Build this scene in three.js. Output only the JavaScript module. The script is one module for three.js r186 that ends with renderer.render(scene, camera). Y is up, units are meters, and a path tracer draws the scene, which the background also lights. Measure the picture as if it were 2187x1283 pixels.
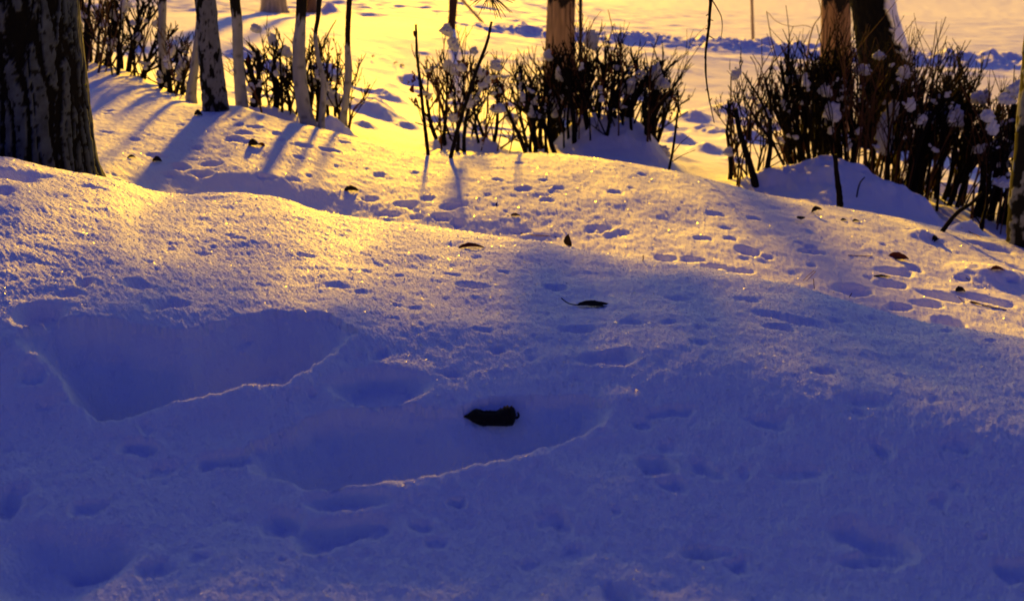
import * as THREE from 'three';
import { mergeVertices } from 'three/addons/utils/BufferGeometryUtils.js';

// ------------------------------------------------------------------ camera, sky, sun, exposure
const W = 1024, H = 600;
const scene = new THREE.Scene();
const PITCH = 23 * Math.PI / 180, FOV = 38, EYE = 0.62;
const camera = new THREE.PerspectiveCamera(FOV, W / H, 0.05, 1500);
camera.position.set(0, EYE, 0);
camera.rotation.set(-PITCH, 0, 0);
camera.focus = 1.7;
camera.userData.fStop = 5.5;
scene.add(camera);

const SUN_AZ = -0.07, SUN_EL = 13.5 * Math.PI / 180;
const sunDir = new THREE.Vector3(Math.sin(SUN_AZ) * Math.cos(SUN_EL), Math.sin(SUN_EL), -Math.cos(SUN_AZ) * Math.cos(SUN_EL));
const SUN_COLOR = [1.0, 0.51, 0.0], SUN_POWER = 4.8;
const SKY_ZENITH = [0.001, 0.006, 0.118], SKY_LOW = [0.017, 0.023, 0.085], SKY_GLOW = [0.52, 0.56, 0.30];
const EXPOSURE = 2.1;
{
  const w = 512, h = 256, data = new Float32Array(w * h * 4);
  const sm = (a, b, x) => { const t = Math.min(1, Math.max(0, (x - a) / (b - a))); return t * t * (3 - 2 * t); };
  for (let j = 0; j < h; j++) for (let i = 0; i < w; i++) {
    const el = ((j + 0.5) / h - 0.5) * Math.PI, az = ((i + 0.5) / w) * 2 * Math.PI - Math.PI;
    const d = [Math.cos(el) * Math.cos(az), Math.sin(el), Math.cos(el) * Math.sin(az)];
    const e = Math.max(0, el), k = Math.pow(sm(0, 1.1, e), 0.55);
    const horiz = [d[0], d[2]], hl = Math.hypot(...horiz) || 1;
    const ca = (horiz[0] * sunDir.x + horiz[1] * sunDir.z) / hl / Math.hypot(sunDir.x, sunDir.z);
    const g = Math.exp(-e / 0.40) * (0.04 + 0.96 * Math.pow(0.5 + 0.5 * ca, 3));
    for (let c = 0; c < 3; c++) data[(j * w + i) * 4 + c] = SKY_LOW[c] * (1 - k) + SKY_ZENITH[c] * k + SKY_GLOW[c] * g;
    data[(j * w + i) * 4 + 3] = 1;
  }
  const sky = new THREE.DataTexture(data, w, h, THREE.RGBAFormat, THREE.FloatType);
  sky.mapping = THREE.EquirectangularReflectionMapping;
  sky.magFilter = sky.minFilter = THREE.LinearFilter;
  sky.needsUpdate = true;
  scene.background = sky; scene.environment = sky;
}
const sun = new THREE.DirectionalLight(new THREE.Color().setRGB(...SUN_COLOR), SUN_POWER);
sun.name = 'sun';
sun.position.copy(sunDir).multiplyScalar(30).add(new THREE.Vector3(0, 0, -4));
sun.target.position.set(0, 0, -4);
sun.castShadow = true; sun.shadow.radius = 5.4; sun.shadow.mapSize.set(4096, 4096);
Object.assign(sun.shadow.camera, { left: -16, right: 16, top: 16, bottom: -16, near: 1, far: 90 });
scene.add(sun, sun.target);
const renderer = new THREE.WebGLRenderer({ antialias: true });
renderer.setSize(W, H);
renderer.toneMapping = THREE.LinearToneMapping;
renderer.toneMappingExposure = EXPOSURE;
renderer.shadowMap.enabled = true;

// ------------------------------------------------------------------ helpers: random, noise, maths
function rng(seed) { let s = seed >>> 0; return () => { s = (s + 0x6D2B79F5) >>> 0; let t = s; t = Math.imul(t ^ (t >>> 15), t | 1); t ^= t + Math.imul(t ^ (t >>> 7), t | 61); return ((t ^ (t >>> 14)) >>> 0) / 4294967296; }; }
const PERM = new Uint8Array(512); { const r = rng(77), p = [...Array(256).keys()]; for (let i = 255; i > 0; i--) { const j = Math.floor(r() * (i + 1)); [p[i], p[j]] = [p[j], p[i]]; } for (let i = 0; i < 512; i++) PERM[i] = p[i & 255]; }
const GR = new Float32Array(512); { const r = rng(5); for (let i = 0; i < 256; i++) { const a = r() * 6.2832; GR[2 * i] = Math.cos(a); GR[2 * i + 1] = Math.sin(a); } }
function n2(x, y) {
  const xi = Math.floor(x), yi = Math.floor(y), fx = x - xi, fy = y - yi, X = xi & 255, Y = yi & 255;
  const u = fx * fx * fx * (fx * (fx * 6 - 15) + 10), v = fy * fy * fy * (fy * (fy * 6 - 15) + 10);
  const g = (i, dx, dy) => GR[2 * i] * dx + GR[2 * i + 1] * dy;
  const a = PERM[PERM[X] + Y], b = PERM[PERM[X + 1] + Y], c = PERM[PERM[X] + Y + 1], d = PERM[PERM[X + 1] + Y + 1];
  const p = g(a, fx, fy), q = g(b, fx - 1, fy), r = g(c, fx, fy - 1), s = g(d, fx - 1, fy - 1);
  return 1.5 * (p + u * (q - p) + v * (r + u * (s - r) - p - u * (q - p)));
}
const n3 = (x, y, z) => 0.6 * (n2(x + 3.1 * z, y + 1.7) + n2(y + 11.3, z + 2.3 * x) + n2(z + 5.9, x - 1.3 * y));
const fbm = (x, y, o = 3) => { let s = 0, a = 1, t = 0; for (let i = 0; i < o; i++) { s += a * n2(x, y); t += a; a *= 0.5; x = x * 2.03 + 17.1; y = y * 2.03 - 9.7; } return s / t; };
const sstep = (a, b, x) => { const t = Math.min(1, Math.max(0, (x - a) / (b - a))); return t * t * (3 - 2 * t); };
const mixn = (a, b, t) => a + (b - a) * t;
const V = (x, y, z) => new THREE.Vector3(x, y, z);
function pchip(xs, ys) {
  const n = xs.length, h = [], d = [], m = new Array(n).fill(0);
  for (let i = 0; i < n - 1; i++) { h[i] = xs[i + 1] - xs[i]; d[i] = (ys[i + 1] - ys[i]) / h[i]; }
  m[0] = d[0]; m[n - 1] = d[n - 2];
  for (let i = 1; i < n - 1; i++) if (d[i - 1] * d[i] > 0) { const a = 2 * h[i] + h[i - 1], b = h[i] + 2 * h[i - 1]; m[i] = (a + b) / (a / d[i - 1] + b / d[i]); }
  return (x) => {
    if (x <= xs[0]) return ys[0]; if (x >= xs[n - 1]) return ys[n - 1];
    let i = 0; while (x > xs[i + 1]) i++;
    const t = (x - xs[i]) / h[i], t2 = t * t, t3 = t2 * t;
    return ys[i] * (2 * t3 - 3 * t2 + 1) + h[i] * m[i] * (t3 - 2 * t2 + t) + ys[i + 1] * (3 * t2 - 2 * t3) + h[i] * m[i + 1] * (t3 - t2);
  };
}
const poly = (pts) => pchip(pts.map((p) => p[0]), pts.map((p) => p[1]));

// survey of the place: a sighting (u, v) taken from the viewpoint at horizontal distance D gives a point in metres
const FP = 641.5 / Math.tan(FOV / 2 * Math.PI / 180), cP = Math.cos(PITCH), sP = Math.sin(PITCH);
function P(u, v, D) { const cx = (u - 1093.5) / FP, cy = (641.5 - v) / FP, t = D / (cP + cy * sP); return V(cx * t, EYE + t * (cy * cP - sP), -D); }
const pxm = (D, v = 300) => D / (cP + (641.5 - v) / FP * sP) / FP;       // metres per survey unit at that distance

// ------------------------------------------------------------------ the snow: surveyed profile lines, from the feet outwards
const ridge1 = poly([[-160, 325], [0, 345], [110, 372], [220, 386], [340, 419], [440, 424], [490, 419], [560, 426], [620, 438], [680, 456], [900, 490], [1100, 520], [1300, 551], [1500, 580], [1700, 620], [1900, 680], [2187, 745], [2350, 790]]);
const ridge1D = poly([[-160, 1.78], [220, 1.74], [480, 1.82], [680, 1.76], [900, 1.66], [1100, 1.6], [1300, 1.52], [1500, 1.45], [1700, 1.36], [1900, 1.24], [2187, 1.1], [2350, 1.03]]);
const ridge2 = poly([[-160, 252], [200, 243], [350, 238], [480, 229], [600, 262], [720, 293], [850, 328], [1000, 341], [1200, 340], [1350, 362], [1500, 397], [1650, 438], [1800, 464], [1950, 490], [2100, 520], [2350, 545]]);
const ridge2D = poly([[-160, 3.6], [350, 3.6], [480, 3.7], [600, 3.5], [720, 3.4], [850, 3.3], [1000, 3.2], [1200, 3.2], [1350, 3.1], [1500, 3.0], [1650, 2.9], [1800, 2.85], [1950, 2.8], [2350, 2.7]]);
const US = [-160, 0, 110, 220, 340, 420, 490, 560, 620, 680, 780, 900, 1000, 1100, 1200, 1300, 1400, 1500, 1600, 1700, 1800, 1900, 2040, 2187, 2350];
const line = (vf, Df) => US.map((u) => P(u, vf(u), typeof Df === 'number' ? Df : Df(u)));
const behind2 = poly([[-160, -60], [200, -62], [330, -40], [420, -8], [480, 5], [700, -4], [850, -6], [1050, -6], [1150, 4], [1400, 0], [1600, -8], [2350, -10]]);
const FOOT = (u) => ridge1D(u) + mixn(0.87, 0.80, sstep(900, 1350, u));    // far side of the hollow between the two mounds
const ROWS = [
  line(() => 1290, 0.66),
  line(poly([[-160, 960], [1000, 950], [1500, 985], [2350, 1080]]), poly([[-160, 0.89], [1000, 0.88], [1500, 0.85], [2350, 0.77]])),
  line(poly([[-160, 640], [500, 665], [1000, 690], [1500, 745], [1900, 845], [2350, 930]]), poly([[-160, 1.12], [500, 1.14], [1000, 1.14], [1500, 1.05], [1900, 0.94], [2350, 0.86]])),
  line(ridge1, ridge1D),
  line((u) => ridge1(u) + 16, (u) => ridge1D(u) * 1.24),
  line((u) => ridge1(u) - 3, FOOT),
  US.map((u) => { const a = P(u, ridge1(u) - 3, FOOT(u)), b = P(u, ridge2(u), ridge2D(u)), t = 0.2, k = mixn(0.46, 0.22, sstep(900, 1350, u)); const p = a.clone().lerp(b, t); p.y = mixn(a.y, b.y, k); return p; }),
  line(ridge2, ridge2D),
  line((u) => ridge2(u) + behind2(u), poly([[-160, 4.2], [600, 4.1], [1000, 3.85], [1300, 3.9], [1600, 3.95], [2350, 4.0]])),
  line(poly([[-160, 105], [200, 118], [330, 165], [500, 200], [700, 226], [900, 286], [1100, 304], [1300, 315], [1600, 352], [1900, 385], [2350, 405]]), 5.3),
  line(poly([[-160, 70], [300, 96], [500, 112], [700, 142], [900, 196], [1300, 214], [1700, 232], [2350, 262]]), 9.6),
  line(poly([[-160, 30], [500, 42], [700, 52], [960, 66], [1150, 95], [1450, 116], [1800, 146], [2350, 172]]), 13),
  line(poly([[-160, 18], [500, 26], [700, 34], [960, 46], [1150, 66], [1450, 84], [1800, 98], [2350, 108]]), 16.2),
  line(() => -5, poly([[-160, 21], [900, 22], [1400, 38], [2350, 50]])),
];
const TH = (p) => Math.atan2(p.x, -p.z);
const ROWF = ROWS.map((row) => ({ r: pchip(row.map(TH), row.map((p) => Math.hypot(p.x, p.z))), y: pchip(row.map(TH), row.map((p) => p.y)) }));
const TMAX = 0.66;
function profile(th) {
  const far = Math.max(0, Math.abs(th) - TMAX) / (Math.PI - TMAX), t = Math.max(-TMAX, Math.min(TMAX, th)), side = Math.sign(th);
  const w = 0.5 * far, lv = Math.log;                       // the two sides meet behind the viewpoint
  const rs = [lv(0.01), lv(0.3)], ys = [0.02, 0.02];
  for (const f of ROWF) {
    rs.push(lv(w ? mixn(f.r(t), f.r(-t), w) : f.r(t)));
    ys.push(w ? mixn(f.y(t), f.y(-t), w) : f.y(t));
  }
  rs.push(lv(110), lv(700)); ys.push(-3.6, -6);
  const f = pchip(rs, ys);
  return (r) => f(lv(Math.max(r, 0.011)));
}
// relief of the snow that is nowhere a thing of its own
const bankLine = (x) => 14.2 + 0.35 * n2(x * 0.35, 4.2);
function relief(x, z) {
  const r = Math.hypot(x, z), D = -z;
  let h = 0;
  const near = 1 - sstep(3.4, 6, r);
  h += near * (0.010 * fbm(x * 2.6, z * 2.6, 2) + 0.0034 * fbm(x * 11, z * 11 + 40, 2) + 0.0016 * n2(x * 34, z * 34) + 0.0012 * n2(x * 80, z * 80) + 0.0005 * n2(x * 170, z * 170) * (1 - sstep(1.6, 3, r)));
  const fore = 1 - sstep(1.5, 1.9, r);
  h += fore * 0.004 * n2(x * 6 + 30, z * 9);
  const field = sstep(3.9, 5.2, r) * (1 - 0.75 * sstep(9, 14, r));
  if (field > 0) {
    const b = fbm(x * 1.9 + 7, z * 1.5 - 3, 3);
    h += field * (0.07 * Math.max(0, b - 0.12) + 0.024 * fbm(x * 0.8, z * 1.1 + 9, 2) + 0.005 * n2(x * 4, z * 5));
  }
  const far = sstep(14, 18, r);
  const calm = 1 - 0.6 * sstep(-1, 5, x); h += far * calm * (0.09 * fbm(x * 0.55 + 3, z * 0.9, 3) + 0.06 * fbm(x * 1.5, z * 2.2, 2));
  if (D > 11 && D < 18) {                                   // ploughed bank along the field
    const d = (D - bankLine(x)), on = sstep(-1.9, 0.4, x);
    const lumps = 0.6 + 0.6 * fbm(x * 1.6, z * 1.6, 3) + 0.42 * Math.abs(n2(x * 4.5, z * 4.5)) + 0.2 * n2(x * 11, z * 11);
    h += on * 0.20 * lumps * Math.exp(-Math.pow(Math.abs(d) / 0.55, 2.4));
    h += on * 0.05 * Math.exp(-Math.pow((d + 1.25) / 0.45, 2)) * (0.6 + 0.8 * fbm(x * 2, z * 2, 2));
  }
  return h;
}
// dips, footprints, humps
const FEATURES = [];
function baseHeight(x, z) { return profile(Math.atan2(x, -z))(Math.hypot(x, z)); }
function height(x, z) {
  let h = baseHeight(x, z) + relief(x, z);
  for (const f of FEATURES) if (Math.abs(x - f.x) < f.R && Math.abs(z - f.z) < f.R) h += f.h(x, z);
  return h;
}
function sight(u, v, hf = height, r0 = 0.45, r1 = 30) {     // first snow met along a sighting
  const a = P(u, v, 1), dx = a.x, dy = a.y - EYE;
  let D = r0, step;
  while (D < r1) {
    step = D * 0.006; 
    if (EYE + dy * D < hf(dx * D, -D)) { let lo = D - step, hi = D; for (let i = 0; i < 14; i++) { const m = (lo + hi) / 2; if (EYE + dy * m < hf(dx * m, -m)) hi = m; else lo = m; } D = hi; break; }
    D += step;
  }
  return V(dx * D, hf(dx * D, -D), -D);
}
const profCache = new Map();
function flatHeight(x, z) { const k = Math.round(Math.atan2(x, -z) * 400); if (!profCache.has(k)) profCache.set(k, profile(k / 400)); return profCache.get(k)(Math.hypot(x, z)); }
const spot = (u, v) => sight(u, v, flatHeight);
function dip(x, z, a, b, depth, o = {}) {
  const turn = o.turn || 0, c = Math.cos(turn), s = Math.sin(turn), inner = o.inner ?? 0.35, rim = o.rim ?? 0.045, wob = o.wob ?? 0.36, R = Math.max(a, b) * 1.7, ph = x * 91 + z * 57, fr = 1.4 / Math.max(a, b);
  FEATURES.push({ x, z, R, h: (px, pz) => {
    const dx = px - x, dz = pz - z, lx = (dx * c - dz * s) / a, lz = (dx * s + dz * c) / b;
    let q = Math.hypot(lx, lz); if (q > 1.65) return 0;
    q += wob * n2(px * fr + ph, pz * fr) * Math.min(1, q * 1.5);
    return -depth * (1 - sstep(inner, 1, q)) + depth * rim * Math.exp(-Math.pow((q - 1.12) / 0.2, 2));
  } });
}
function hump(x, z, a, b, hgt, o = {}) {
  const R = Math.max(a, b) * 1.6, turn = o.turn || 0, c = Math.cos(turn), s = Math.sin(turn), rough = o.rough ?? 0.1, fr = 1.6 / Math.max(a, b);
  FEATURES.push({ x, z, R, h: (px, pz) => {
    const dx = px - x, dz = pz - z, lx = (dx * c - dz * s) / a, lz = (dx * s + dz * c) / b;
    let q = Math.hypot(lx, lz); if (q > 1.55) return 0;
    q += rough * n2(px * fr * 2 + 9, pz * fr * 2);
    const e = 1 - sstep(0.9, 1.5, q); return hgt * Math.exp(-Math.pow(Math.max(0, q) / 0.72, o.top ? 2.6 : 2)) * e * (1 + rough * n2(px * fr * 3, pz * fr * 3 + 5) + 0.06 * n2(px * fr * 7, pz * fr * 7));
  } });
}
function bootHole(nearPx, farPx, depth, wn, wf, slope = 1) {
  const near = nearPx.map(([u, v]) => spot(u, v)), far = farPx.map(([u, v]) => spot(u, v));
  const ring = [...near, ...far.slice(1, -1).reverse()];
  let cx = 0, cz = 0; for (const p of ring) { cx += p.x / ring.length; cz += p.z / ring.length; }
  const R = Math.max(...ring.map((p) => Math.max(Math.abs(p.x - cx), Math.abs(p.z - cz)))) + 0.05;
  const dist = (pts, x, z) => { let best = 9; for (let i = 0; i < pts.length - 1; i++) { const ax = pts[i].x, az = pts[i].z, bx = pts[i + 1].x - ax, bz = pts[i + 1].z - az; const t = Math.max(0, Math.min(1, ((x - ax) * bx + (z - az) * bz) / (bx * bx + bz * bz))); best = Math.min(best, Math.hypot(x - ax - t * bx, z - az - t * bz)); } return best; };
  const inside = (x, z) => { let k = false; for (let i = 0, j = ring.length - 1; i < ring.length; j = i++) if ((ring[i].z > z) !== (ring[j].z > z) && x < (ring[j].x - ring[i].x) * (z - ring[i].z) / (ring[j].z - ring[i].z) + ring[i].x) k = !k; return k; };
  FEATURES.push({ x: cx, z: cz, R, h: (px, pz) => {
    const w = 0.006, x = px + w * n2(px * 18, pz * 18) + 0.003 * n2(px * 60, pz * 60), z = pz + w * n2(px * 18 + 50, pz * 18) + 0.003 * n2(px * 60 + 9, pz * 60);
    const dn = dist(near, x, z);
    if (!inside(x, z)) return depth * 0.045 * Math.exp(-Math.pow(dn / 0.03, 2)) - depth * 0.0;
    const df = dist(far, x, z);
    return -depth * sstep(0, wn, dn) * Math.pow(sstep(-0.15 * wf, wf, df), slope) + depth * 0.045 * Math.exp(-Math.pow(dn / 0.012, 2)) - 0.004 * n2(px * 22, pz * 22) * sstep(0, 0.04, Math.min(dn, df));
  } });
}
// the two deep boot holes in front
bootHole([[20, 738], [70, 775], [120, 828], [160, 872], [203, 914], [300, 896], [400, 870], [500, 852], [600, 834], [655, 805], [705, 768], [775, 718]],
  [[20, 738], [110, 690], [250, 690], [390, 712], [480, 684], [590, 664], [690, 672], [775, 718]], 0.165, 0.045, 0.17);
bootHole([[500, 985], [570, 1030], [650, 1056], [760, 1052], [870, 1046], [960, 1021], [1080, 992], [1180, 958], [1250, 932], [1290, 900], [1318, 872]],
  [[500, 985], [600, 925], [700, 885], [830, 872], [960, 872], [1080, 846], [1180, 842], [1260, 850], [1318, 872]], 0.13, 0.036, 0.15);
// [u, v, width, height, depth in mm]
const DIPS = [
  [815, 826, 205, 52, 22, 0.55], [85, 672, 98, 28, 18, 0.5], [1010, 606, 70, 16, 14, 0.5], [1185, 612, 56, 17, 13, 0.5], [1302, 766, 122, 24, 14], [1240, 703, 100, 16, 8], [1662, 697, 70, 17, 10], [1690, 680, 170, 22, 10, 0.3, -0.12],
  [178, 608, 36, 15, 12], [292, 609, 66, 15, 10], [152, 630, 36, 10, 6], [350, 655, 90, 22, 12], [205, 712, 150, 26, 12], [884, 654, 30, 9, 6], [650, 541, 48, 8, 6], [770, 617, 34, 9, 5], [560, 606, 28, 8, 5], [720, 606, 60, 10, 4], [1075, 575, 34, 8, 5], [965, 797, 62, 12, 7], [1035, 707, 50, 11, 5], [1060, 748, 40, 12, 6],
  [1450, 876, 72, 18, 9], [1410, 882, 60, 16, 7], [1372, 902, 60, 14, 6], [1755, 794, 56, 11, 7], [1400, 990, 90, 32, 16, 0.35, -0.2], [1505, 996, 80, 22, 9, 0.3, -0.25], [1440, 1033, 70, 22, 9], [1640, 905, 90, 18, 8, 0.3, -0.15], [1670, 893, 60, 14, 5], [1885, 962, 52, 18, 9, 0.3, -0.15], [1500, 1174, 110, 18, 12], [1580, 1200, 50, 30, 8, 0.3, -0.5],
  [1862, 1152, 150, 48, 16, 0.2, -0.2], [1860, 1196, 150, 22, 10], [2160, 1222, 90, 28, 14], [1320, 1268, 90, 34, 14], [300, 962, 78, 20, 12], [480, 986, 110, 24, 13], [15, 1075, 70, 40, 20], [190, 1090, 70, 20, 8], [100, 1215, 300, 130, 26, 0.15], [210, 1182, 150, 26, 16], [330, 1210, 90, 24, 8],
  [745, 1075, 190, 32, 15, 0.5], [610, 1118, 90, 40, 14], [705, 1142, 150, 46, 20, 0.3, 0.1], [670, 1172, 80, 26, 10], [800, 1130, 100, 30, 9], [978, 1078, 42, 14, 9], [905, 1130, 60, 20, 6], [1000, 950, 90, 20, 5], [80, 810, 70, 26, 8], [150, 862, 40, 12, 5], [110, 872, 60, 14, 5], [2050, 950, 80, 20, 6], [1850, 860, 90, 20, 5], [1700, 1010, 120, 22, 5],
  [20, 375, 150, 34, 22], [5, 412, 60, 14, 12], [190, 396, 60, 8, 6], [640, 470, 40, 6, 5], [500, 505, 36, 6, 5], [300, 542, 28, 6, 5], [490, 500, 40, 7, 5], [650, 542, 60, 8, 7], [830, 470, 40, 6, 4], [730, 500, 36, 7, 4], [1450, 640, 60, 12, 5], [1600, 640, 80, 14, 6], [1350, 690, 60, 12, 5],
  // second mound
  [810, 374, 38, 11, 20], [868, 436, 68, 12, 26], [914, 425, 40, 10, 16], [958, 442, 40, 16, 18, 0.35, -0.5], [980, 438, 28, 14, 14, 0.35, -0.5], [942, 465, 52, 12, 20], [978, 478, 36, 14, 18], [1022, 496, 34, 9, 14], [890, 466, 36, 8, 10], [830, 458, 56, 8, 14], [790, 424, 50, 8, 14], [1060, 386, 28, 7, 14], [1120, 405, 50, 10, 10], [1170, 428, 50, 9, 8], [1280, 487, 80, 18, 16], [1330, 494, 40, 9, 12], [1110, 492, 60, 7, 10], [1180, 410, 30, 6, 8],
  [1600, 540, 66, 18, 22, 0.4, -0.3], [1640, 552, 40, 9, 14], [1735, 539, 76, 11, 22], [1730, 527, 50, 8, 8], [1420, 552, 54, 14, 18], [1480, 557, 66, 9, 16], [1520, 572, 80, 10, 14], [1580, 580, 70, 9, 14], [1560, 513, 40, 7, 10], [1500, 511, 50, 8, 12], [1820, 617, 86, 20, 22], [1905, 608, 70, 14, 18], [1915, 580, 90, 18, 22], [1955, 574, 50, 14, 14, 0.3, 0.4], [2012, 634, 95, 16, 20, 0.35, -0.2], [2105, 640, 100, 16, 20, 0.35, -0.2], [2058, 597, 36, 9, 12], [2160, 605, 30, 8, 12], [1985, 650, 60, 12, 16], [2030, 690, 70, 20, 24], [1920, 655, 60, 10, 14], [1610, 466, 44, 7, 10], [1530, 458, 60, 8, 10], [1350, 402, 30, 5, 8], [1160, 388, 26, 5, 8], [2125, 530, 80, 16, 14], [2090, 520, 60, 9, 10],
  [380, 355, 56, 12, 16], [360, 370, 40, 9, 12], [450, 350, 66, 7, 14], [430, 372, 60, 7, 14], [510, 268, 26, 9, 18], [545, 272, 46, 7, 16], [520, 287, 60, 8, 16], [500, 300, 70, 7, 16], [600, 302, 24, 5, 10], [650, 312, 60, 8, 16], [700, 320, 56, 7, 14], [590, 285, 40, 7, 10], [420, 315, 30, 6, 12], [330, 330, 50, 6, 14], [285, 298, 30, 5, 10], [640, 335, 36, 6, 8],
];
for (const [u, v, w, h, mm, inner, turn] of DIPS) {
  const p = spot(u, v), d = Math.hypot(p.x, p.z, EYE - p.y), graze = Math.max(0.14, (EYE - p.y) / d);
  const a = w / 2 / FP * d, b = Math.min(h / 2 / FP * d / graze, a * 2.2);
  dip(p.x, p.z, a * (v < 600 ? 0.92 : 1.12), b * (v < 600 ? 0.9 : 1.15), mm / 1000, { inner, turn: turn ? turn * 2.2 : 0, wob: inner >= 0.5 ? 0.12 : 0.34, rim: inner >= 0.5 ? 0.1 : 0.04 });
}
{ // many small pits on both mounds, of random size
  const r = rng(12);
  for (let i = 0; i < 340; i++) {
    const D = 1.95 + 1.75 * Math.sqrt(r()), x = (r() * 1.3 - 0.65) * D, a = 0.006 + 0.016 * Math.pow(r(), 2.4);
    dip(x, -D, a * (1 + r()), a * (0.7 + 0.5 * r()), a * (0.28 + 0.3 * r()), { turn: (r() - 0.5) * 1.2, rim: 0.05 });
  }
  for (let i = 0; i < 150; i++) {
    const D = 0.7 + 1.0 * r(), x = (r() * 1.4 - 0.7) * D, a = 0.004 + 0.011 * Math.pow(r(), 2.5);
    dip(x, -D, a * (1 + r()), a, a * (0.25 + 0.25 * r()), { turn: (r() - 0.5) * 1.2, rim: 0.05 });
  }
  for (let i = 0; i < 120; i++) {                              // trodden, lumpy snow to the right
    const D = 1.5 + 0.75 * r(), u = 1850 + 420 * r(), p = P(u, 600, D), a = 0.012 + 0.03 * r() * r();
    if (D > 1.3 + (2400 - u) / 900) continue;
    (r() < 0.5 ? hump : dip)(p.x, p.z, a * (1 + 0.7 * r()), a, a * (0.4 + 0.3 * r()), { turn: r() * 3, rough: 0.3 });
  }
  for (let i = 0; i < 9; i++) { const p = spot(1250 + 70 * r(), 480 + 16 * r()), a = 0.008 + 0.012 * r(); hump(p.x, p.z, a, a, a * 0.35, { rough: 0.3 }); }
  for (let i = 0; i < 26; i++) {                               // old prints across the sunny field
    const D = 5 + 4.5 * r(), x = (r() * 0.9 - 0.35) * D, a = 0.12 + 0.14 * r();
    dip(x, -D, a * (1.1 + 0.8 * r()), a, 0.05 + 0.05 * r(), { turn: (r() - 0.5), rim: 0.1, inner: 0.3 });
  }
}
const hp = (u, D) => P(u, 300, D);
for (const [u, D, a, b, hgt, o] of [
  [1270, 4.7, 0.2, 0.36, 0.17, { rough: 0.06 }], [1345, 4.65, 0.2, 0.36, 0.15, { rough: 0.06 }], [1225, 4.8, 0.16, 0.25, 0.10, { rough: 0.06 }], [1385, 4.6, 0.16, 0.25, 0.07, { rough: 0.06 }],      // hump inside the middle shrub
  [1730, 4.25, 0.34, 0.5, 0.13, { rough: 0.08 }], [1830, 4.2, 0.34, 0.5, 0.13, { rough: 0.08 }], [1930, 4.15, 0.3, 0.4, 0.07, { rough: 0.08 }], [1650, 4.2, 0.14, 0.12, 0.07], [1990, 4.0, 0.18, 0.14, 0.07], // under the right shrub
  [2185, 2.42, 0.13, 0.10, 0.03, { rough: 0.12 }], [232, 2.5, 0.06, 0.08, 0.035], [975, 4.5, 0.18, 0.14, 0.09], [1040, 4.4, 0.12, 0.1, 0.06],
  [715, 3.95, 0.12, 0.1, 0.09], [590, 4.2, 0.25, 0.15, 0.06], [1609, 14.4, 0.18, 0.16, 0.08], [2110, 3.1, 0.08, 0.06, 0.05], [2010, 2.75, 0.06, 0.05, 0.02], [805, 5.6, 0.3, 0.22, 0.1],
]) { const p = hp(u, D); hump(p.x, p.z, a, b, hgt, o); }

{ const p = spot(704, 26); hump(p.x, p.z, 0.2, 0.2, 0.16, { rough: 0.08 }); }
for (const [u, v, w] of [[822, 208, 84], [806, 240, 96], [872, 278, 60], [780, 268, 50], [930, 262, 70], [1445, 305, 90], [1510, 322, 80], [1530, 282, 100], [1480, 252, 80], [1420, 275, 60], [1350, 200, 70], [1560, 236, 70], [620, 205, 70], [590, 150, 90], [520, 120, 80], [700, 150, 70], [880, 172, 60], [1020, 280, 60], [1090, 250, 50], [1600, 300, 90], [1570, 345, 60], [380, 130, 60], [300, 110, 50], [1640, 270, 60]]) {
  const p = spot(u, v), a = w / 2 * Math.hypot(p.x, p.z) / FP * 1.15; hump(p.x, p.z, a, a * 0.95, a * 0.42, { rough: 0.12, turn: w });
}
// ---- mesh of the snow: rings growing outwards, fine where it is near, out past the horizon
const NEAR_TH = 0.67, NC = 860, NB = 90, NR = 1040, NF = 60;
const thetas = []; for (let i = 0; i <= NC; i++) thetas.push(-NEAR_TH + 2 * NEAR_TH * i / NC);
for (let i = 1; i < NB; i++) thetas.push(NEAR_TH + (2 * Math.PI - 2 * NEAR_TH) * i / NB);
const radii = [0.05, 0.15, 0.28, 0.4]; for (let j = 0; j <= NR; j++) radii.push(0.5 * Math.pow(30 / 0.5, j / NR)); for (let j = 1; j <= NF; j++) radii.push(30 * Math.pow(600 / 30, j / NF));
const NT = thetas.length, NRR = radii.length, gpos = new Float32Array((NT * NRR + 1) * 3), guv = new Float32Array((NT * NRR + 1) * 2);
const jit = rng(9);
for (let i = 0; i < NT; i++) {
  let th = thetas[i]; const wrapped = th > Math.PI ? th - 2 * Math.PI : th, f = profile(wrapped), s = Math.sin(wrapped), c = Math.cos(wrapped);
  for (let j = 0; j < NRR; j++) { const r = radii[j], k = j * NT + i, x = r * s, z = -r * c; gpos[3 * k] = x; gpos[3 * k + 1] = f(r) + relief(x, z) + (r < 5 && i <= NC ? (jit() - 0.5) * r * (0.0015 - 0.0010 * sstep(1.5, 2.8, r)) : 0); gpos[3 * k + 2] = z; }
}
for (const f of FEATURES) {
  const rc = Math.hypot(f.x, f.z), R = f.R * 1.42, tc = Math.atan2(f.x, -f.z), dt = Math.asin(Math.min(1, R / rc)) + 0.002;
  let j0 = radii.findIndex((r) => r >= rc - R), j1 = radii.findIndex((r) => r > rc + R); if (j1 < 0) j1 = NRR;
  for (let i = 0; i <= NC; i++) if (Math.abs(thetas[i] - tc) < dt) for (let j = j0; j < j1; j++) { const k = 3 * (j * NT + i); if (Math.abs(gpos[k] - f.x) < f.R && Math.abs(gpos[k + 2] - f.z) < f.R) gpos[k + 1] += f.h(gpos[k], gpos[k + 2]); }
}
gpos[3 * NT * NRR + 1] = 0.02;
for (let k = 0; k <= NT * NRR; k++) { guv[2 * k] = gpos[3 * k] / 0.37; guv[2 * k + 1] = gpos[3 * k + 2] / 0.37; }
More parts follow.
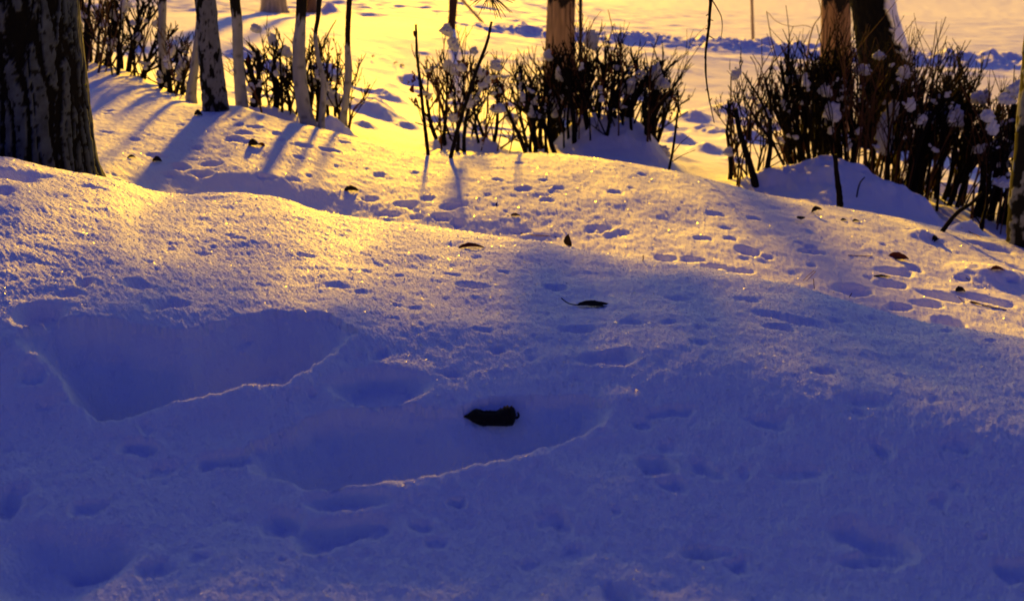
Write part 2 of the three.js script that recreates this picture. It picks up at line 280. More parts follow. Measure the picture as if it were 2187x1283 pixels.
const gidx = new Uint32Array(NT * (NRR - 1) * 6 + NT * 3); { let q = 0; for (let i = 0; i < NT; i++) { const i2 = (i + 1) % NT; gidx[q++] = NT * NRR; gidx[q++] = i2; gidx[q++] = i; for (let j = 0; j < NRR - 1; j++) { const a = j * NT + i, b = j * NT + i2, c = a + NT, d = b + NT; gidx[q++] = a; gidx[q++] = b; gidx[q++] = c; gidx[q++] = b; gidx[q++] = d; gidx[q++] = c; } } }
function grainTexture(N, seed, blur) {
  const r = rng(seed), a = new Float32Array(N * N); for (let i = 0; i < N * N; i++) a[i] = Math.pow(r(), 2);
  const b = new Float32Array(N * N), d = new Uint8Array(N * N * 4);
  for (let pass = 0; pass < blur; pass++) { for (let y = 0; y < N; y++) for (let x = 0; x < N; x++) { let s = 0; for (let k = -1; k <= 1; k++) s += a[y * N + ((x + k + N) % N)] + a[((y + k + N) % N) * N + x]; b[y * N + x] = s / 6; } a.set(b); }
  let lo = 9, hi = -9; for (const v of a) { lo = Math.min(lo, v); hi = Math.max(hi, v); }
  for (let i = 0; i < N * N; i++) { const v = Math.round((a[i] - lo) / (hi - lo) * 255); d[4 * i] = d[4 * i + 1] = d[4 * i + 2] = v; d[4 * i + 3] = 255; }
  const t = new THREE.DataTexture(d, N, N); t.wrapS = t.wrapT = THREE.RepeatWrapping; t.magFilter = THREE.LinearFilter; t.needsUpdate = true; return t;
}
const grain = grainTexture(512, 3, 2);
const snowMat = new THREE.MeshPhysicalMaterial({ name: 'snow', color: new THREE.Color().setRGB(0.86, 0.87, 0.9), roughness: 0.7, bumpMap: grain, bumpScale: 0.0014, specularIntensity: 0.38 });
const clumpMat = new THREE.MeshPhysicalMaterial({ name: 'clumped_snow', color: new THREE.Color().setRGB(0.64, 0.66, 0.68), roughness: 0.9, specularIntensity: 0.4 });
function tag(o, label, category, group, kind) { o.userData.label = label; if (category) o.userData.category = category; if (group) o.userData.group = group; if (kind) o.userData.kind = kind; return o; }
const used = new Map();
function numbered(n) { const k = used.get(n) || 0; used.set(n, k + 1); return k ? n + '_' + String(k).padStart(3, '0') : n; }
function shade(m) { m.castShadow = m.receiveShadow = true; return m; }
{
  const g = new THREE.BufferGeometry(); g.setAttribute('position', new THREE.BufferAttribute(gpos, 3)); g.setAttribute('uv', new THREE.BufferAttribute(guv, 2)); g.setIndex(new THREE.BufferAttribute(gidx, 1)); g.computeVertexNormals();
  const m = shade(new THREE.Mesh(g, snowMat)); m.name = 'snow_ground'; m.userData.kind = 'structure'; m.userData.label = 'deep drifted snow with boot holes, dips and a ploughed bank'; scene.add(m);
}
// ------------------------------------------------------------------ mesh builder
class MB {
  constructor() { this.p = []; this.c = []; this.i = []; }
  tube(pts, rad, sides = 6, col = null, jitter = 0) {
    const n = pts.length, base = this.p.length / 3, t = V(0, 0, 0), a = V(0, 0, 0), b = V(0, 0, 0);
    let ref = null;
    for (let k = 0; k < n; k++) {
      t.subVectors(pts[Math.min(n - 1, k + 1)], pts[Math.max(0, k - 1)]).normalize();
      if (!ref) { ref = Math.abs(t.y) < 0.9 ? V(0, 1, 0) : V(1, 0, 0); ref = ref.clone().cross(t).normalize(); }
      a.copy(ref).addScaledVector(t, -ref.dot(t)).normalize(); ref = a.clone(); b.crossVectors(t, a);
      const r = typeof rad === 'function' ? rad(k / (n - 1)) : typeof rad === 'number' ? rad : rad[k];
      for (let s = 0; s < sides; s++) { const q = s / sides * 6.28319, rr = r * (1 + jitter * n2(k * 1.7 + pts[0].x * 31, s * 1.3 + pts[0].z * 17)), x = Math.cos(q) * rr, y = Math.sin(q) * rr; this.p.push(pts[k].x + a.x * x + b.x * y, pts[k].y + a.y * x + b.y * y, pts[k].z + a.z * x + b.z * y); if (col) this.c.push(...col); }
    }
    for (let k = 0; k < n - 1; k++) for (let s = 0; s < sides; s++) { const s2 = (s + 1) % sides, A = base + k * sides + s, B = base + k * sides + s2, C = A + sides, D = B + sides; this.i.push(A, B, C, B, D, C); }
    for (const [k, flip] of [[0, 1], [n - 1, 0]]) { const m = this.p.length / 3; this.p.push(pts[k].x, pts[k].y, pts[k].z); if (col) this.c.push(...col); for (let s = 0; s < sides; s++) { const A = base + k * sides + s, B = base + k * sides + (s + 1) % sides; flip ? this.i.push(m, B, A) : this.i.push(m, A, B); } }
    return this;
  }
  build(name, mat, parent, origin) {
    const g = new THREE.BufferGeometry(), p = new Float32Array(this.p);
    if (origin) for (let k = 0; k < p.length; k += 3) { p[k] -= origin.x; p[k + 1] -= origin.y; p[k + 2] -= origin.z; }
    g.setAttribute('position', new THREE.BufferAttribute(p, 3)); if (this.c.length) g.setAttribute('color', new THREE.BufferAttribute(new Float32Array(this.c), 3));
    g.setIndex(this.i); g.computeVertexNormals();
    const m = shade(new THREE.Mesh(g, mat)); m.name = name; (parent || scene).add(m); return m;
  }
}
function thing(name, pos, label, category, group) { const o = new THREE.Group(); o.name = numbered(name); o.position.copy(pos); scene.add(o); return tag(o, label, category, group); }
const std = (name, rgb, roughness = 0.9, o = {}) => new THREE.MeshPhysicalMaterial({ name, specularIntensity: 0.35, color: new THREE.Color().setRGB(...rgb), roughness, ...o });
const M = {
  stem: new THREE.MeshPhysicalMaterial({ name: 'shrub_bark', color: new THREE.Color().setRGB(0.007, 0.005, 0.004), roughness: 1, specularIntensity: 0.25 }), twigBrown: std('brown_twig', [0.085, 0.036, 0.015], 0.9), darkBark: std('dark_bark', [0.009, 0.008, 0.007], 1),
  paint: std('lime_wash', [0.46, 0.45, 0.44], 0.95), stake: std('stake_wood', [0.42, 0.30, 0.17], 0.85), pole: std('dark_pole', [0.02, 0.025, 0.03], 0.6),
  bark: new THREE.MeshPhysicalMaterial({ name: 'bark', color: 0xffffff, roughness: 1, specularIntensity: 0.25, vertexColors: true }),
  leaf: new THREE.MeshPhysicalMaterial({ name: 'dry_leaf', color: new THREE.Color().setRGB(0.16, 0.05, 0.014), roughness: 1, specularIntensity: 0.3, transmission: 0.5, thickness: 0, side: THREE.DoubleSide }),
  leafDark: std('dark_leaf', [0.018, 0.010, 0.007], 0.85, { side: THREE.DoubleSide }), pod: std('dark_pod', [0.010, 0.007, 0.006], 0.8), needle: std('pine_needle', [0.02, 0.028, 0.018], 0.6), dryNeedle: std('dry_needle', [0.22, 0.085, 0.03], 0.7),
};
// curve through points
function curve(pts, n) { const c = new THREE.CatmullRomCurve3(pts, false, 'centripetal'); return c.getPoints(n); }

// ------------------------------------------------------------------ trees
// axis: [u, v, width] sightings from the top down at distance D; look(angle, height, arc) -> { d: metres out, c: colour, k: 0 | 1 part }
function tree(name, label, axis, D, look, o = {}) {
  const pts = axis.map(([u, v]) => P(u, v, D)), w = axis.map(([, v, ww]) => ww * pxm(D, v) / 2);
  const low = pts[pts.length - 1]; const gy = height(low.x, low.z);
  const pos = V(low.x, gy, low.z);
  const dirUp = pts[0].clone().sub(pts[1]).normalize();
  const up = o.up ?? 2.6, top = pts[0].clone().addScaledVector(dirUp, up * 0.5).add(V(0, up * 0.5, 0));
  const ys = [], xs = [], rs = [];
  const push = (y, x, r) => { ys.push(y); xs.push(x); rs.push(r); };
  if (low.y > gy) { for (let k = pts.length - 1; k >= 0; k--) push(pts[k].y, pts[k].x, w[k]); ys.unshift(gy - 0.12); xs.unshift(low.x); rs.unshift(w[w.length - 1] * 1.06); }
  else { push(Math.min(gy - 0.12, low.y - 0.05), low.x, w[w.length - 1] * 1.06); for (let k = pts.length - 1; k >= 0; k--) push(pts[k].y, pts[k].x, w[k]); }
  push(top.y, top.x, w[0] * 0.72);
  const fx = pchip(ys, xs), fr = pchip(ys, rs), y0 = ys[0], y1 = pts[0].y + 0.06, sides = o.sides ?? 40, dy = o.dy ?? 0.012;
  const rows = []; for (let y = y0; y < y1; y += dy) rows.push(y); for (let k = 0; k <= 8; k++) rows.push(mixn(y1, top.y, k / 8));
  const p = [], c = [], part = [];
  for (const y of rows) for (let s = 0; s < sides; s++) {
    const q = s / sides * 6.28319, r = fr(y), l = look(q, y - gy, r * q, y), flare = 1 + (o.flare ?? 0.12) * Math.exp(-(y - gy) / 0.06) * (0.6 + 0.6 * Math.cos(3 * q + low.x * 7));
    const rr = Math.max(0.002, r * flare + l.d);
    p.push(fx(y) + Math.cos(q) * rr - pos.x, y - pos.y, low.z + Math.sin(q) * rr - pos.z); c.push(...l.c); part.push(l.k || 0);
  }
  const t = thing(name, pos, label, 'tree', o.group);
  const names = o.parts || ['trunk', 'trunk'], mats = [M.bark, M.bark];
  for (const kind of [0, 1]) {
    const idx = [];
    for (let j = 0; j < rows.length - 1; j++) for (let s = 0; s < sides; s++) { const s2 = (s + 1) % sides, A = j * sides + s, B = j * sides + s2, C = A + sides, E = B + sides; if (part[A] !== kind) continue; idx.push(A, C, B, B, C, E); }
    if (!idx.length) continue;
    const map = new Map(), np = [], nc = [];
    const ni = idx.map((v) => { if (!map.has(v)) { map.set(v, np.length / 3); np.push(p[3 * v], p[3 * v + 1], p[3 * v + 2]); nc.push(c[3 * v], c[3 * v + 1], c[3 * v + 2]); } return map.get(v); });
    const g = new THREE.BufferGeometry(); g.setAttribute('position', new THREE.Float32BufferAttribute(np, 3)); g.setAttribute('color', new THREE.Float32BufferAttribute(nc, 3)); g.setIndex(ni); g.computeVertexNormals();
    const m = shade(new THREE.Mesh(g, mats[kind])); m.name = names[kind]; t.add(m);
  }
  // bare limbs above the frame
  const r = rng(Math.round(axis[0][0] * 7 + 3)), nl = o.limbs ?? 3;
  for (let k = 0; k < nl; k++) {
    const a = r() * 6.28, y = mixn(y1 + 0.5, top.y, 0.35 + 0.65 * (k + 1) / nl), R0 = fr(y) * 0.5, L = 0.5 + 0.7 * r(), b = new MB();
    const s0 = V(fx(y), y, low.z), e = s0.clone().add(V(Math.cos(a) * L, L * 0.9, Math.sin(a) * L));
    b.tube(curve([s0, s0.clone().lerp(e, 0.5).add(V(0, -0.06, 0)), e], 8), (f) => R0 * (1 - 0.8 * f), 7);
    b.build('limb', M.darkBark, t, pos);
  }
  t.userData.top = { x: top.x, y: top.y, z: low.z };
  return t;
}
const grey = (v, w = 0) => [v * (1 + w), v, v * (1 - w)];
// deeply furrowed bark of the big tree
function furrowed(R) {
  return (q, h) => {
    const cx = Math.cos(q) * R * 3.2, sx = Math.sin(q) * R * 3.2;
    const wy = h * 2.2, warp = 0.35 * n2(cx * 3 + 5, h * 4), a = q * R;
    const f1 = n2((a + 0.03 * n2(a * 14, h * 9) + 0.008 * n2(a * 60, h * 48)) * 17 + warp, wy * 1.3 + 3), f2 = n2(a * 40 + 31 + warp, h * 7), big = n2(cx * 1.3, h * 1.2 + sx);
    const jag = 0.05 * n2(a * 100, h * 70) + 0.06 * n2(a * 45, h * 30) + 0.03 * n2(a * 200, h * 160), w2 = 0.35 * n2(a * 9 + 3, h * 5);
    let fis = Math.min(Math.abs(n2(a * 15 + w2, h * 1.3 + 7)), Math.abs(n2(a * 25 + 50 + w2, h * 1.9)) + 0.04, Math.abs(f2) + 0.16) + jag;
    const plate = sstep(0.085, 0.125, fis), g = 0.07 * (0.82 + 0.35 * n2(a * 30, h * 22) + 0.2 * n2(a * 110, h * 80));
    const pit = sstep(0.4, 0.5, n2(a * 75 + 7, h * 50)) * 0.9, k = plate * (1 - pit), w = 0.06 * n2(a * 8, h * 6);
    return { d: -0.007 * (1 - plate) - 0.002 * pit + 0.002 * n2(a * 30, h * 18), c: [mixn(0.003, g * (0.76 + w), k), mixn(0.003, g, k), mixn(0.003, g * (1.42 - w), k)], k: 0 };
  };
}
const birch = (R, base = 0.16, edge = 9) => (q, h) => {
  const a = q * R, n = n2(a * 26, h * 16) + 0.5 * n2(a * 60, h * 44), m = n2(a * 9 + 4, h * 5);
  const side = 0.75 * Math.pow(Math.max(0, Math.cos(q - Math.PI * 0.86)), 2);
  const black = Math.max(sstep(0.22, 0.34, n + 0.6 * m - 0.06 + side), sstep(0.45, 0.55, n2(a * 80, h * 60)) * 0.7), g = base * (0.9 + 0.2 * n2(a * 50, h * 40));
  return { d: -0.0025 * black + 0.0015 * n2(a * 30, h * 20), c: [mixn(g * 0.92, 0.006, black), mixn(g, 0.006, black), mixn(g * 1.15, 0.006, black)], k: 0 };
};
const washed = (R, hTop, base = 0.30, wig = 0.03) => (q, h) => {
  const a = q * R, edge = hTop + wig * n2(a * 70, 3) + wig * 0.6 * n2(a * 160, 8), n = n2(a * 60, h * 25), dark = h > edge;
  const g = dark ? 0.012 + 0.004 * n : base * (0.92 + 0.12 * n + 0.14 * n2(a * 20, h * 9)) * (1 - 0.5 * sstep(0.42, 0.6, n2(a * 50 + 9, h * 30)));
  return { d: 0.0012 * n + (dark ? -0.0006 : 0), c: dark ? grey(g, 0.1) : [g * 0.97, g, g * 1.04], k: dark ? 1 : 0 };
};
const stripy = (R, hTop, rgb, wig = 0.06) => (q, h) => {
  const a = q * R, s = n2(a * 46, h * 3.5) + 0.5 * n2(a * 100, h * 9), dark = h > hTop + wig * n2(a * 24, 1.5) + wig * 0.6 * n2(a * 55, 4), f = 0.80 + 0.32 * s - 0.30 * sstep(0.2, 0.5, n2(a * 60 + 5, h * 2.4));
  return { d: 0.005 * s, c: dark ? [0.016, 0.013, 0.011] : rgb.map((v) => Math.max(0.02, v * f)), k: dark ? 1 : 0 };
};
const WP = ['whitewashed_trunk', 'bare_trunk'];
const farD = (u, v) => -sight(u, v, flatHeight, 4, 60).z;
const hAt = (u, v, D, base) => P(u, v, D).y - height(P(base, v, D).x, -D);
tree('old_tree', 'thick old tree trunk with furrowed grey bark at the left edge', [[52, -10, 208], [58, 80, 214], [67, 200, 224], [72, 300, 234], [77, 372, 246]], 2.5, furrowed(0.165), { sides: 300, dy: 0.0055, up: 3.2, flare: 0.05, limbs: 4 });
const dBirch = -sight(460, 233, flatHeight, 2.2).z;
tree('birch_tree', 'pale birch trunk with black patches on the crest of the second mound', [[436, -10, 45], [444, 70, 46], [449, 130, 50], [456, 190, 52], [461, 234, 55]], dBirch, birch(0.06), { sides: 80, dy: 0.006, flare: 0.08 });
const YOUNG = 'young lime washed trees along the second mound';
tree('young_tree', 'slim pale trunk half hidden directly behind the birch', [[428, -10, 13], [424, 60, 15], [415, 140, 18], [408, 222, 23]], 4.25, washed(0.03, 1.6, 0.28), { parts: WP, group: YOUNG });
tree('young_tree', 'lime washed trunk just right of the birch with black top', [[500, -10, 22], [505, 40, 22], [508, 120, 22], [512, 180, 24], [518, 236, 27]], 4.0, washed(0.024, hAt(505, 38, 4.0, 518)), { parts: WP, group: YOUNG });
tree('young_tree', 'thickest lime washed young trunk, bowed, with black bark at the top', [[644, -10, 23], [642, 40, 22], [638, 100, 27], [640, 170, 28], [647, 225, 29], [660, 276, 34]], 3.72, washed(0.026, hAt(642, 42, 3.72, 655)), { parts: WP, group: YOUNG });
tree('young_tree', 'thin crooked sapling with a kink, close right of the bowed white trunk', [[682, -10, 11], [678, 40, 10], [673, 80, 9], [680, 130, 10], [691, 175, 12], [689, 220, 13], [686, 280, 15]], 3.74, washed(0.012, hAt(676, 75, 3.74, 686)), { parts: WP, sides: 20, group: YOUNG });
tree('young_tree', 'slim sapling with long black upper stem at the right end of the young trees', [[746, -10, 12], [743, 50, 12], [742, 97, 12], [744, 150, 16], [738, 215, 15], [733, 260, 16]], 4.1, washed(0.014, hAt(743, 98, 4.1, 735)), { parts: WP, sides: 24, group: YOUNG });
tree('young_tree', 'pale slim trunk standing among the dark stems left of the birch', [[346, -10, 17], [345, 60, 17], [347, 130, 18], [349, 205, 20]], 4.7, washed(0.02, hAt(346, 14, 4.7, 349)), { parts: WP, sides: 24, group: YOUNG });
tree('far_tree', 'ridged tan trunk foot on the snowy field behind the young trees', [[584, -12, 52], [584, 8, 54], [585, 26, 60]], farD(585, 26), stripy(0.17, 9, [0.62, 0.5, 0.3]), { sides: 60, dy: 0.02, up: 5, flare: 0.1 });
tree('far_tree', 'brown trunk with a snow heap at its foot behind the young trees', [[664, -12, 24], [664, 8, 24], [665, 27, 27]], farD(665, 27), stripy(0.08, 9, [0.24, 0.14, 0.07]), { sides: 30, dy: 0.02, up: 5 });
tree('staked_sapling', 'brown sapling by the near end of the snow bank beside a stake', [[969, -12, 18], [967, 20, 17], [964, 66, 16]], farD(964, 64), stripy(0.05, 9, [0.07, 0.035, 0.02]), { sides: 24, dy: 0.02, up: 4 });
tree('tan_tree', 'tan ridged trunk rising behind the middle shrub', [[1199, -12, 59], [1198, 30, 60], [1197, 100, 64], [1196, 190, 72]], 8.6, stripy(0.14, hAt(1198, 8, 8.6, 1196), [0.34, 0.22, 0.12]), { sides: 70, dy: 0.015, up: 5, parts: ['lower_trunk', 'dark_upper_trunk'] });
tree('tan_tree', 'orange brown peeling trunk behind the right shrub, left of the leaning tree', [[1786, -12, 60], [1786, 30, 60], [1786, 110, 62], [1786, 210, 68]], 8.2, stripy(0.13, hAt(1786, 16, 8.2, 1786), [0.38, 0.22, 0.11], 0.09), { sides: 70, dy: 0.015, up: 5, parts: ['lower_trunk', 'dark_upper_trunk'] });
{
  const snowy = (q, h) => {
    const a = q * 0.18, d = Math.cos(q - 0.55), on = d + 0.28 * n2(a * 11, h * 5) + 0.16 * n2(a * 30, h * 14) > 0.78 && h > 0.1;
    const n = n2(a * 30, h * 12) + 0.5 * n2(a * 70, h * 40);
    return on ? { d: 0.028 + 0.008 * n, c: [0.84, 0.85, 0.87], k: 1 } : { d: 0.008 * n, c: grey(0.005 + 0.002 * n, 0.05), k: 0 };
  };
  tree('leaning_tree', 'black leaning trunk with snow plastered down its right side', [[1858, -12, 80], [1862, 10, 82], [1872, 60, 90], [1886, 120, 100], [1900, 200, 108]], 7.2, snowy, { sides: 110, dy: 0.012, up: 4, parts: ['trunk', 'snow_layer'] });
}
const dR = -sight(2168, 527, flatHeight, 1.9).z;
tree('birch_tree', 'mottled white trunk cut off by the right edge, ringed by snow', [[2256, 80, 120], [2240, 200, 110], [2226, 300, 104], [2216, 400, 104], [2210, 480, 106], [2208, 530, 108]], dR + 0.05, birch(0.07, 0.17), { sides: 90, dy: 0.006, flare: 0.05 });
{ // stake, poles
  const put = (name, label, cat, a, b, D, D2, r, mat) => { const A = P(a[0], a[1], D), B = P(b[0], b[1], D2); const g = height(B.x, B.z), d = B.clone().sub(A).normalize(); const F = B.clone().addScaledVector(d, 0.15 + Math.max(0, (B.y - g) / -d.y)); const T = A.clone().addScaledVector(d, -(name === 'wooden_stake' ? 0.4 : 1.6)); const m = new MB().tube(curve([T, A, A.clone().lerp(F, 0.5), F], 14), r, 10, null, 0.12).build(numbered(name), mat, null, V(F.x, g, F.z)); m.position.set(F.x, g, F.z); return tag(m, label, cat); };
  put('wooden_stake', 'pale slanting stake propped against the brown sapling', 'stake', [980, -8], [1036, 54], farD(1036, 54) - 0.3, farD(1036, 54), () => 0.026, M.stake);
  put('metal_pole', 'thin black upright pole behind the middle shrub, beside the tan trunk', 'pole', [1240, -8], [1240, 150], 8.9, 8.9, () => 0.018, M.pole);
  put('marker_pole', 'thin tan pole standing alone in the far field behind the snow bank', 'pole', [1606, -8], [1609, 92], farD(1609, 92), farD(1609, 92), (f) => 0.024 + 0.004 * f, M.stake);
}
// ------------------------------------------------------------------ leaves
function leafGeom(L, Wd, bend, fold, seed, stalk = 0.3) {      // a thin closed blade, curled, with a stalk
  const nu = 18, nv = 7, p = [], idx = [], th = 0.0005;
  for (const side of [1, -1]) for (let i = 0; i <= nu; i++) for (let j = 0; j <= nv; j++) {
    const f = i / nu, s = j / nv * 2 - 1, w = Wd / 2 * Math.pow(Math.max(0, Math.sin(Math.PI * Math.pow(f, 0.8))), 0.75) * (1 + 0.12 * n2(f * 9 + seed, s > 0 ? 4 : 9)) + 0.0004;
    const a = (f - 0.5) * bend, R = L / (bend || 1e-3), x = bend ? Math.sin(a) * R : (f - 0.5) * L, y0 = bend ? (Math.cos(a) - 1) * R : 0;
    const cur = fold * s * s * w + 0.06 * Wd * n2(f * 6 + seed * 3, s * 1.5 + seed), z = s * w * Math.cos(fold * 0.5 * Math.abs(s));
    p.push(x, y0 + cur + side * th * Math.sin(Math.PI * f) * (1 - s * s), z);
  }
  const off = (nu + 1) * (nv + 1);
  for (const k of [0, 1]) for (let i = 0; i < nu; i++) for (let j = 0; j < nv; j++) { const A = k * off + i * (nv + 1) + j, B = A + 1, C = A + nv + 1, D = C + 1; k ? idx.push(A, C, B, B, C, D) : idx.push(A, B, C, B, D, C); }
  const b = new MB(); b.p = p; b.i = idx;
  if (stalk) { const a = -0.5 * bend, R = L / (bend || 1e-3), x = bend ? Math.sin(a) * R : -L / 2, y = bend ? (Math.cos(a) - 1) * R : 0; b.tube(curve([V(x + 0.004, y, 0), V(x - L * stalk * 0.5, y + L * 0.03, 0.001), V(x - L * stalk, y + L * 0.14 * stalk * 3, 0.002)], 6), 0.0009, 5); }
  return b;
}
const LG = 'fallen leaves and scraps on the snow';
function leaf(name, label, u, v, L, Wd, bend, fold, rot, o = {}) {
  const s = sight(u, v), d = Math.hypot(s.x, s.z, EYE - s.y) / FP;
  const m = leafGeom(L * d, Wd * d, bend, fold, u * 0.13, o.stalk ?? 0.3).build(numbered(name), o.mat || M.leafDark);
  m.position.copy(s).add(V(0, Math.abs(rot[2]) > 0.3 || bend < 0 ? (o.lift ?? 0.12) * Wd * d : (L * d / bend) * (1 - Math.cos(bend / 2)) * 0.7 + 0.0012, 0)); m.rotation.set(rot[0], rot[1], rot[2], 'YXZ');
  return tag(m, label, o.cat || 'leaf', o.solo ? undefined : LG);
}
leaf('dry_leaf', 'long narrow black leaf with upturned stalk on the front mound', 1275, 655, 84, 22, 0.25, 0.5, [0.05, -0.05, -0.06], { stalk: 0.42, lift: 0.22 });
leaf('dry_leaf', 'arched red brown leaf on the crest of the front mound', 1006, 530, 60, 14, 0.7, 0.6, [0.1, 0.12, -0.02], { stalk: 0, mat: M.leaf, lift: 0.12 });
leaf('dry_leaf', 'black pointed leaf standing upright where the two mounds meet', 1214, 527, 34, 19, 0.3, 0.4, [0.1, 1.05, 1.95], { stalk: 0, lift: 0.75 });
leaf('dry_leaf', 'dark curled leaf alone in the middle of the second mound', 750, 408, 32, 14, 0.50, 1.1, [0.2, 0.1, 0.0], { stalk: 0, lift: 0.45 });
leaf('dry_leaf', 'left one of two dark leaves touching each other below the white trunks', 541, 311, 22, 18, 0.60, 1.1, [0.2, 0.2, 0.1], { stalk: 0, lift: 0.45 });
leaf('dry_leaf', 'right one of two dark leaves touching each other below the white trunks', 558, 312, 18, 12, 0.8, 0.6, [0.1, -0.3, -0.3], { stalk: 0, mat: M.leaf, lift: 0.4 });
leaf('dry_leaf', 'dark scrap of leaf lying in the birch shadow nearest the old tree, right', 335, 345, 19, 14, 0.60, 1.1, [0.1, 0, 0], { stalk: 0, lift: 0.45 });
leaf('dry_leaf', 'small dark leaf scrap right beside the old tree foot', 280, 337, 16, 10, 1.0, 0.6, [0.1, 0.3, 0], { stalk: 0, lift: 0.35 });
leaf('dry_leaf', 'round black leaf at the foot of the birch', 423, 246, 16, 14, 0.65, 1.1, [0.3, 0, 0], { stalk: 0, lift: 0.5 });
leaf('dry_leaf', 'tiny dark leaf tip poking up near the lone reddish scrap', 1061, 441, 11, 8, 0.2, 0.4, [0, 0.3, 1.4], { stalk: 0, lift: 0.5 });
leaf('dry_leaf', 'small reddish scrap in the middle of the second mound', 1101, 461, 22, 10, 0.6, 0.5, [0.1, 0, 0.02], { stalk: 0.3, mat: M.leaf });
leaf('dry_leaf', 'little boat shaped leaf below the right shrub', 1710, 474, 20, 13, -1.3, 0.5, [0.1, 0.2, 0], { stalk: 0, lift: 0.5 });
leaf('dry_leaf', 'dark leaf with raised tip under the right shrub, beside the boat shaped one', 1744, 456, 22, 15, 0.9, 0.8, [0.1, -0.2, 0.35], { stalk: 0.25, lift: 0.5 });
leaf('dry_leaf', 'dark flat scrap at the edge of the shrub shade, left of its twin', 1803, 471, 13, 8, 0.8, 0.6, [0, 0, 0], { stalk: 0, lift: 0.4 });
leaf('dry_leaf', 'dark flat scrap at the edge of the shrub shade, right of its twin', 1829, 473, 15, 8, 0.9, 0.6, [0, 0.1, 0], { stalk: 0, lift: 0.4 });
leaf('dry_leaf', 'small black three cornered scrap left of the edge trunk', 1999, 514, 18, 14, 0.70, 1.1, [0.2, 0.6, 0.2], { stalk: 0, lift: 0.5 });
leaf('dry_leaf', 'angular red brown leaf lying open on the lumpy right snow', 1918, 553, 40, 24, 0.4, 0.5, [0.3, -0.3, 0.12], { stalk: 0, mat: M.leaf, lift: 0.25 });
leaf('dry_leaf', 'thin dark leaf lying flat in a shaded print on the right', 1884, 591, 36, 9, 0.15, 0.3, [0, 0, -0.02], { stalk: 0, lift: 0.3 });
leaf('dry_leaf', 'dark pointed leaf at the right edge below the mottled trunk', 2133, 577, 28, 13, 0.7, 0.6, [0.1, 0, -0.1], { stalk: 0.3, mat: M.leaf, lift: 0.35 });
leaf('dry_leaf', 'rounded black scrap above the trodden lumps on the right', 2052, 623, 20, 13, 0.65, 1.1, [0.1, 0, 0], { stalk: 0, lift: 0.45 });
leaf('dry_leaf', 'brown sliver on the trodden lumps at the right, with a long stalk', 2084, 649, 24, 8, 0.3, 0.4, [0, -0.15, -0.1], { stalk: 0.9, mat: M.leaf, lift: 0.3 });
leaf('dry_leaf', 'left one of a pair of small dark leaves on the bright yellow field', 845, 138, 10, 6, 0.4, 0.5, [0.2, 0.3, 0.5], { stalk: 0, lift: 0.6 });
leaf('dry_leaf', 'right one of a pair of small dark leaves on the bright yellow field', 858, 141, 11, 8, 0.6, 0.5, [0.2, 0, 0.1], { stalk: 0, lift: 0.6 });
leaf('dry_leaf', 'single tiny leaf above the leaf pair on the bright yellow field', 797, 126, 7, 8, 0.4, 0.5, [0.3, 0.3, 0.5], { stalk: 0, lift: 0.6 });
// the dark curled pod lying in the front boot hole
{
  const s = sight(1046, 905), d = Math.hypot(s.x, s.z, EYE - s.y) / FP, L = 112 * d, pos = s.clone().add(V(0, 0, 0));
  const t = thing('curled_pod', pos, 'black shrivelled pod with a hooked stem lying in the front boot hole', 'seed pod');
  const nu = 60, nv = 40, p = [], idx = [];
  const rad = poly([[0, 0.0], [0.03, 0.02], [0.10, 0.055], [0.2, 0.125], [0.3, 0.155], [0.5, 0.145], [0.65, 0.15], [0.8, 0.19], [0.92, 0.185], [0.975, 0.12], [1, 0.0]]);
  const mid = poly([[0, 0.16], [0.2, 0.17], [0.4, 0.125], [0.6, 0.12], [0.8, 0.165], [1, 0.18]]);
  for (let i = 0; i <= nu; i++) for (let j = 0; j < nv; j++) {
    const f = i / nu, q = j / nv * 6.28319, wr = 1 + 0.10 * n2(f * 14, Math.cos(q) * 2.4 + 3) + 0.08 * n2(f * 30, Math.sin(q) * 5 + Math.cos(q) * 3) + (f > 0.66 ? 0.09 * Math.sin(f * 92) * Math.max(0, Math.sin(q)) : 0);
    const groove = 1 - 0.32 * Math.exp(-Math.pow((q - 1.57) / 0.35, 2)) * sstep(0.2, 0.35, f) * (1 - sstep(0.6, 0.72, f)), r = rad(f) * wr * groove;
    p.push((f - 0.5) * L, (mid(f) + r * Math.sin(q)) * L, r * Math.cos(q) * L * 0.9);
  }
  for (let i = 0; i < nu; i++) for (let j = 0; j < nv; j++) { const j2 = (j + 1) % nv, A = i * nv + j, B = i * nv + j2, C = A + nv, D = B + nv; idx.push(A, B, C, B, D, C); }
  const b = new MB(); b.p = p; b.i = idx; b.build('pod', M.pod, t);
  new MB().tube(curve([V(L * 0.47, L * 0.13, 0), V(L * 0.525, L * 0.14, 0), V(L * 0.545, L * 0.2, 0.001), V(L * 0.525, L * 0.265, 0.002)], 14), (f) => 0.0019 * (1 - 0.35 * f), 8).build('hooked_stem', M.pod, t);
}
// dry needles and bits of twig on the snow: [label, points [u, v, lift in m], thickness mm, material]
function bit(name, label, cat, pts, r, mat, group) {
  const base = sight(pts[0][0], pts[0][1]); const ws = pts.map(([u, v, lift], i) => { if (lift === undefined || lift === 0) return sight(u, v).add(V(0, 0.0015, 0)); return P(u, v, -base.z - (lift < 0 ? 0 : 0.01)); });
  const m = new MB().tube(curve(ws, 12), r, 6).build(numbered(name), mat, null, base); m.position.copy(base); return tag(m, label, cat, group);
}
const NG = 'dry pine needles stuck in the snow';
bit('pine_needle', 'left of two parallel dry needles leaning together on the right snow', 'pine needle', [[1716, 600, 0], [1727, 588, 1], [1740, 577, 1]], 0.0008, M.dryNeedle, NG);
bit('pine_needle', 'right of two parallel dry needles leaning together on the right snow', 'pine needle', [[1724, 600, 0], [1733, 590, 1], [1743, 579, 1]], 0.0008, M.dryNeedle, NG);
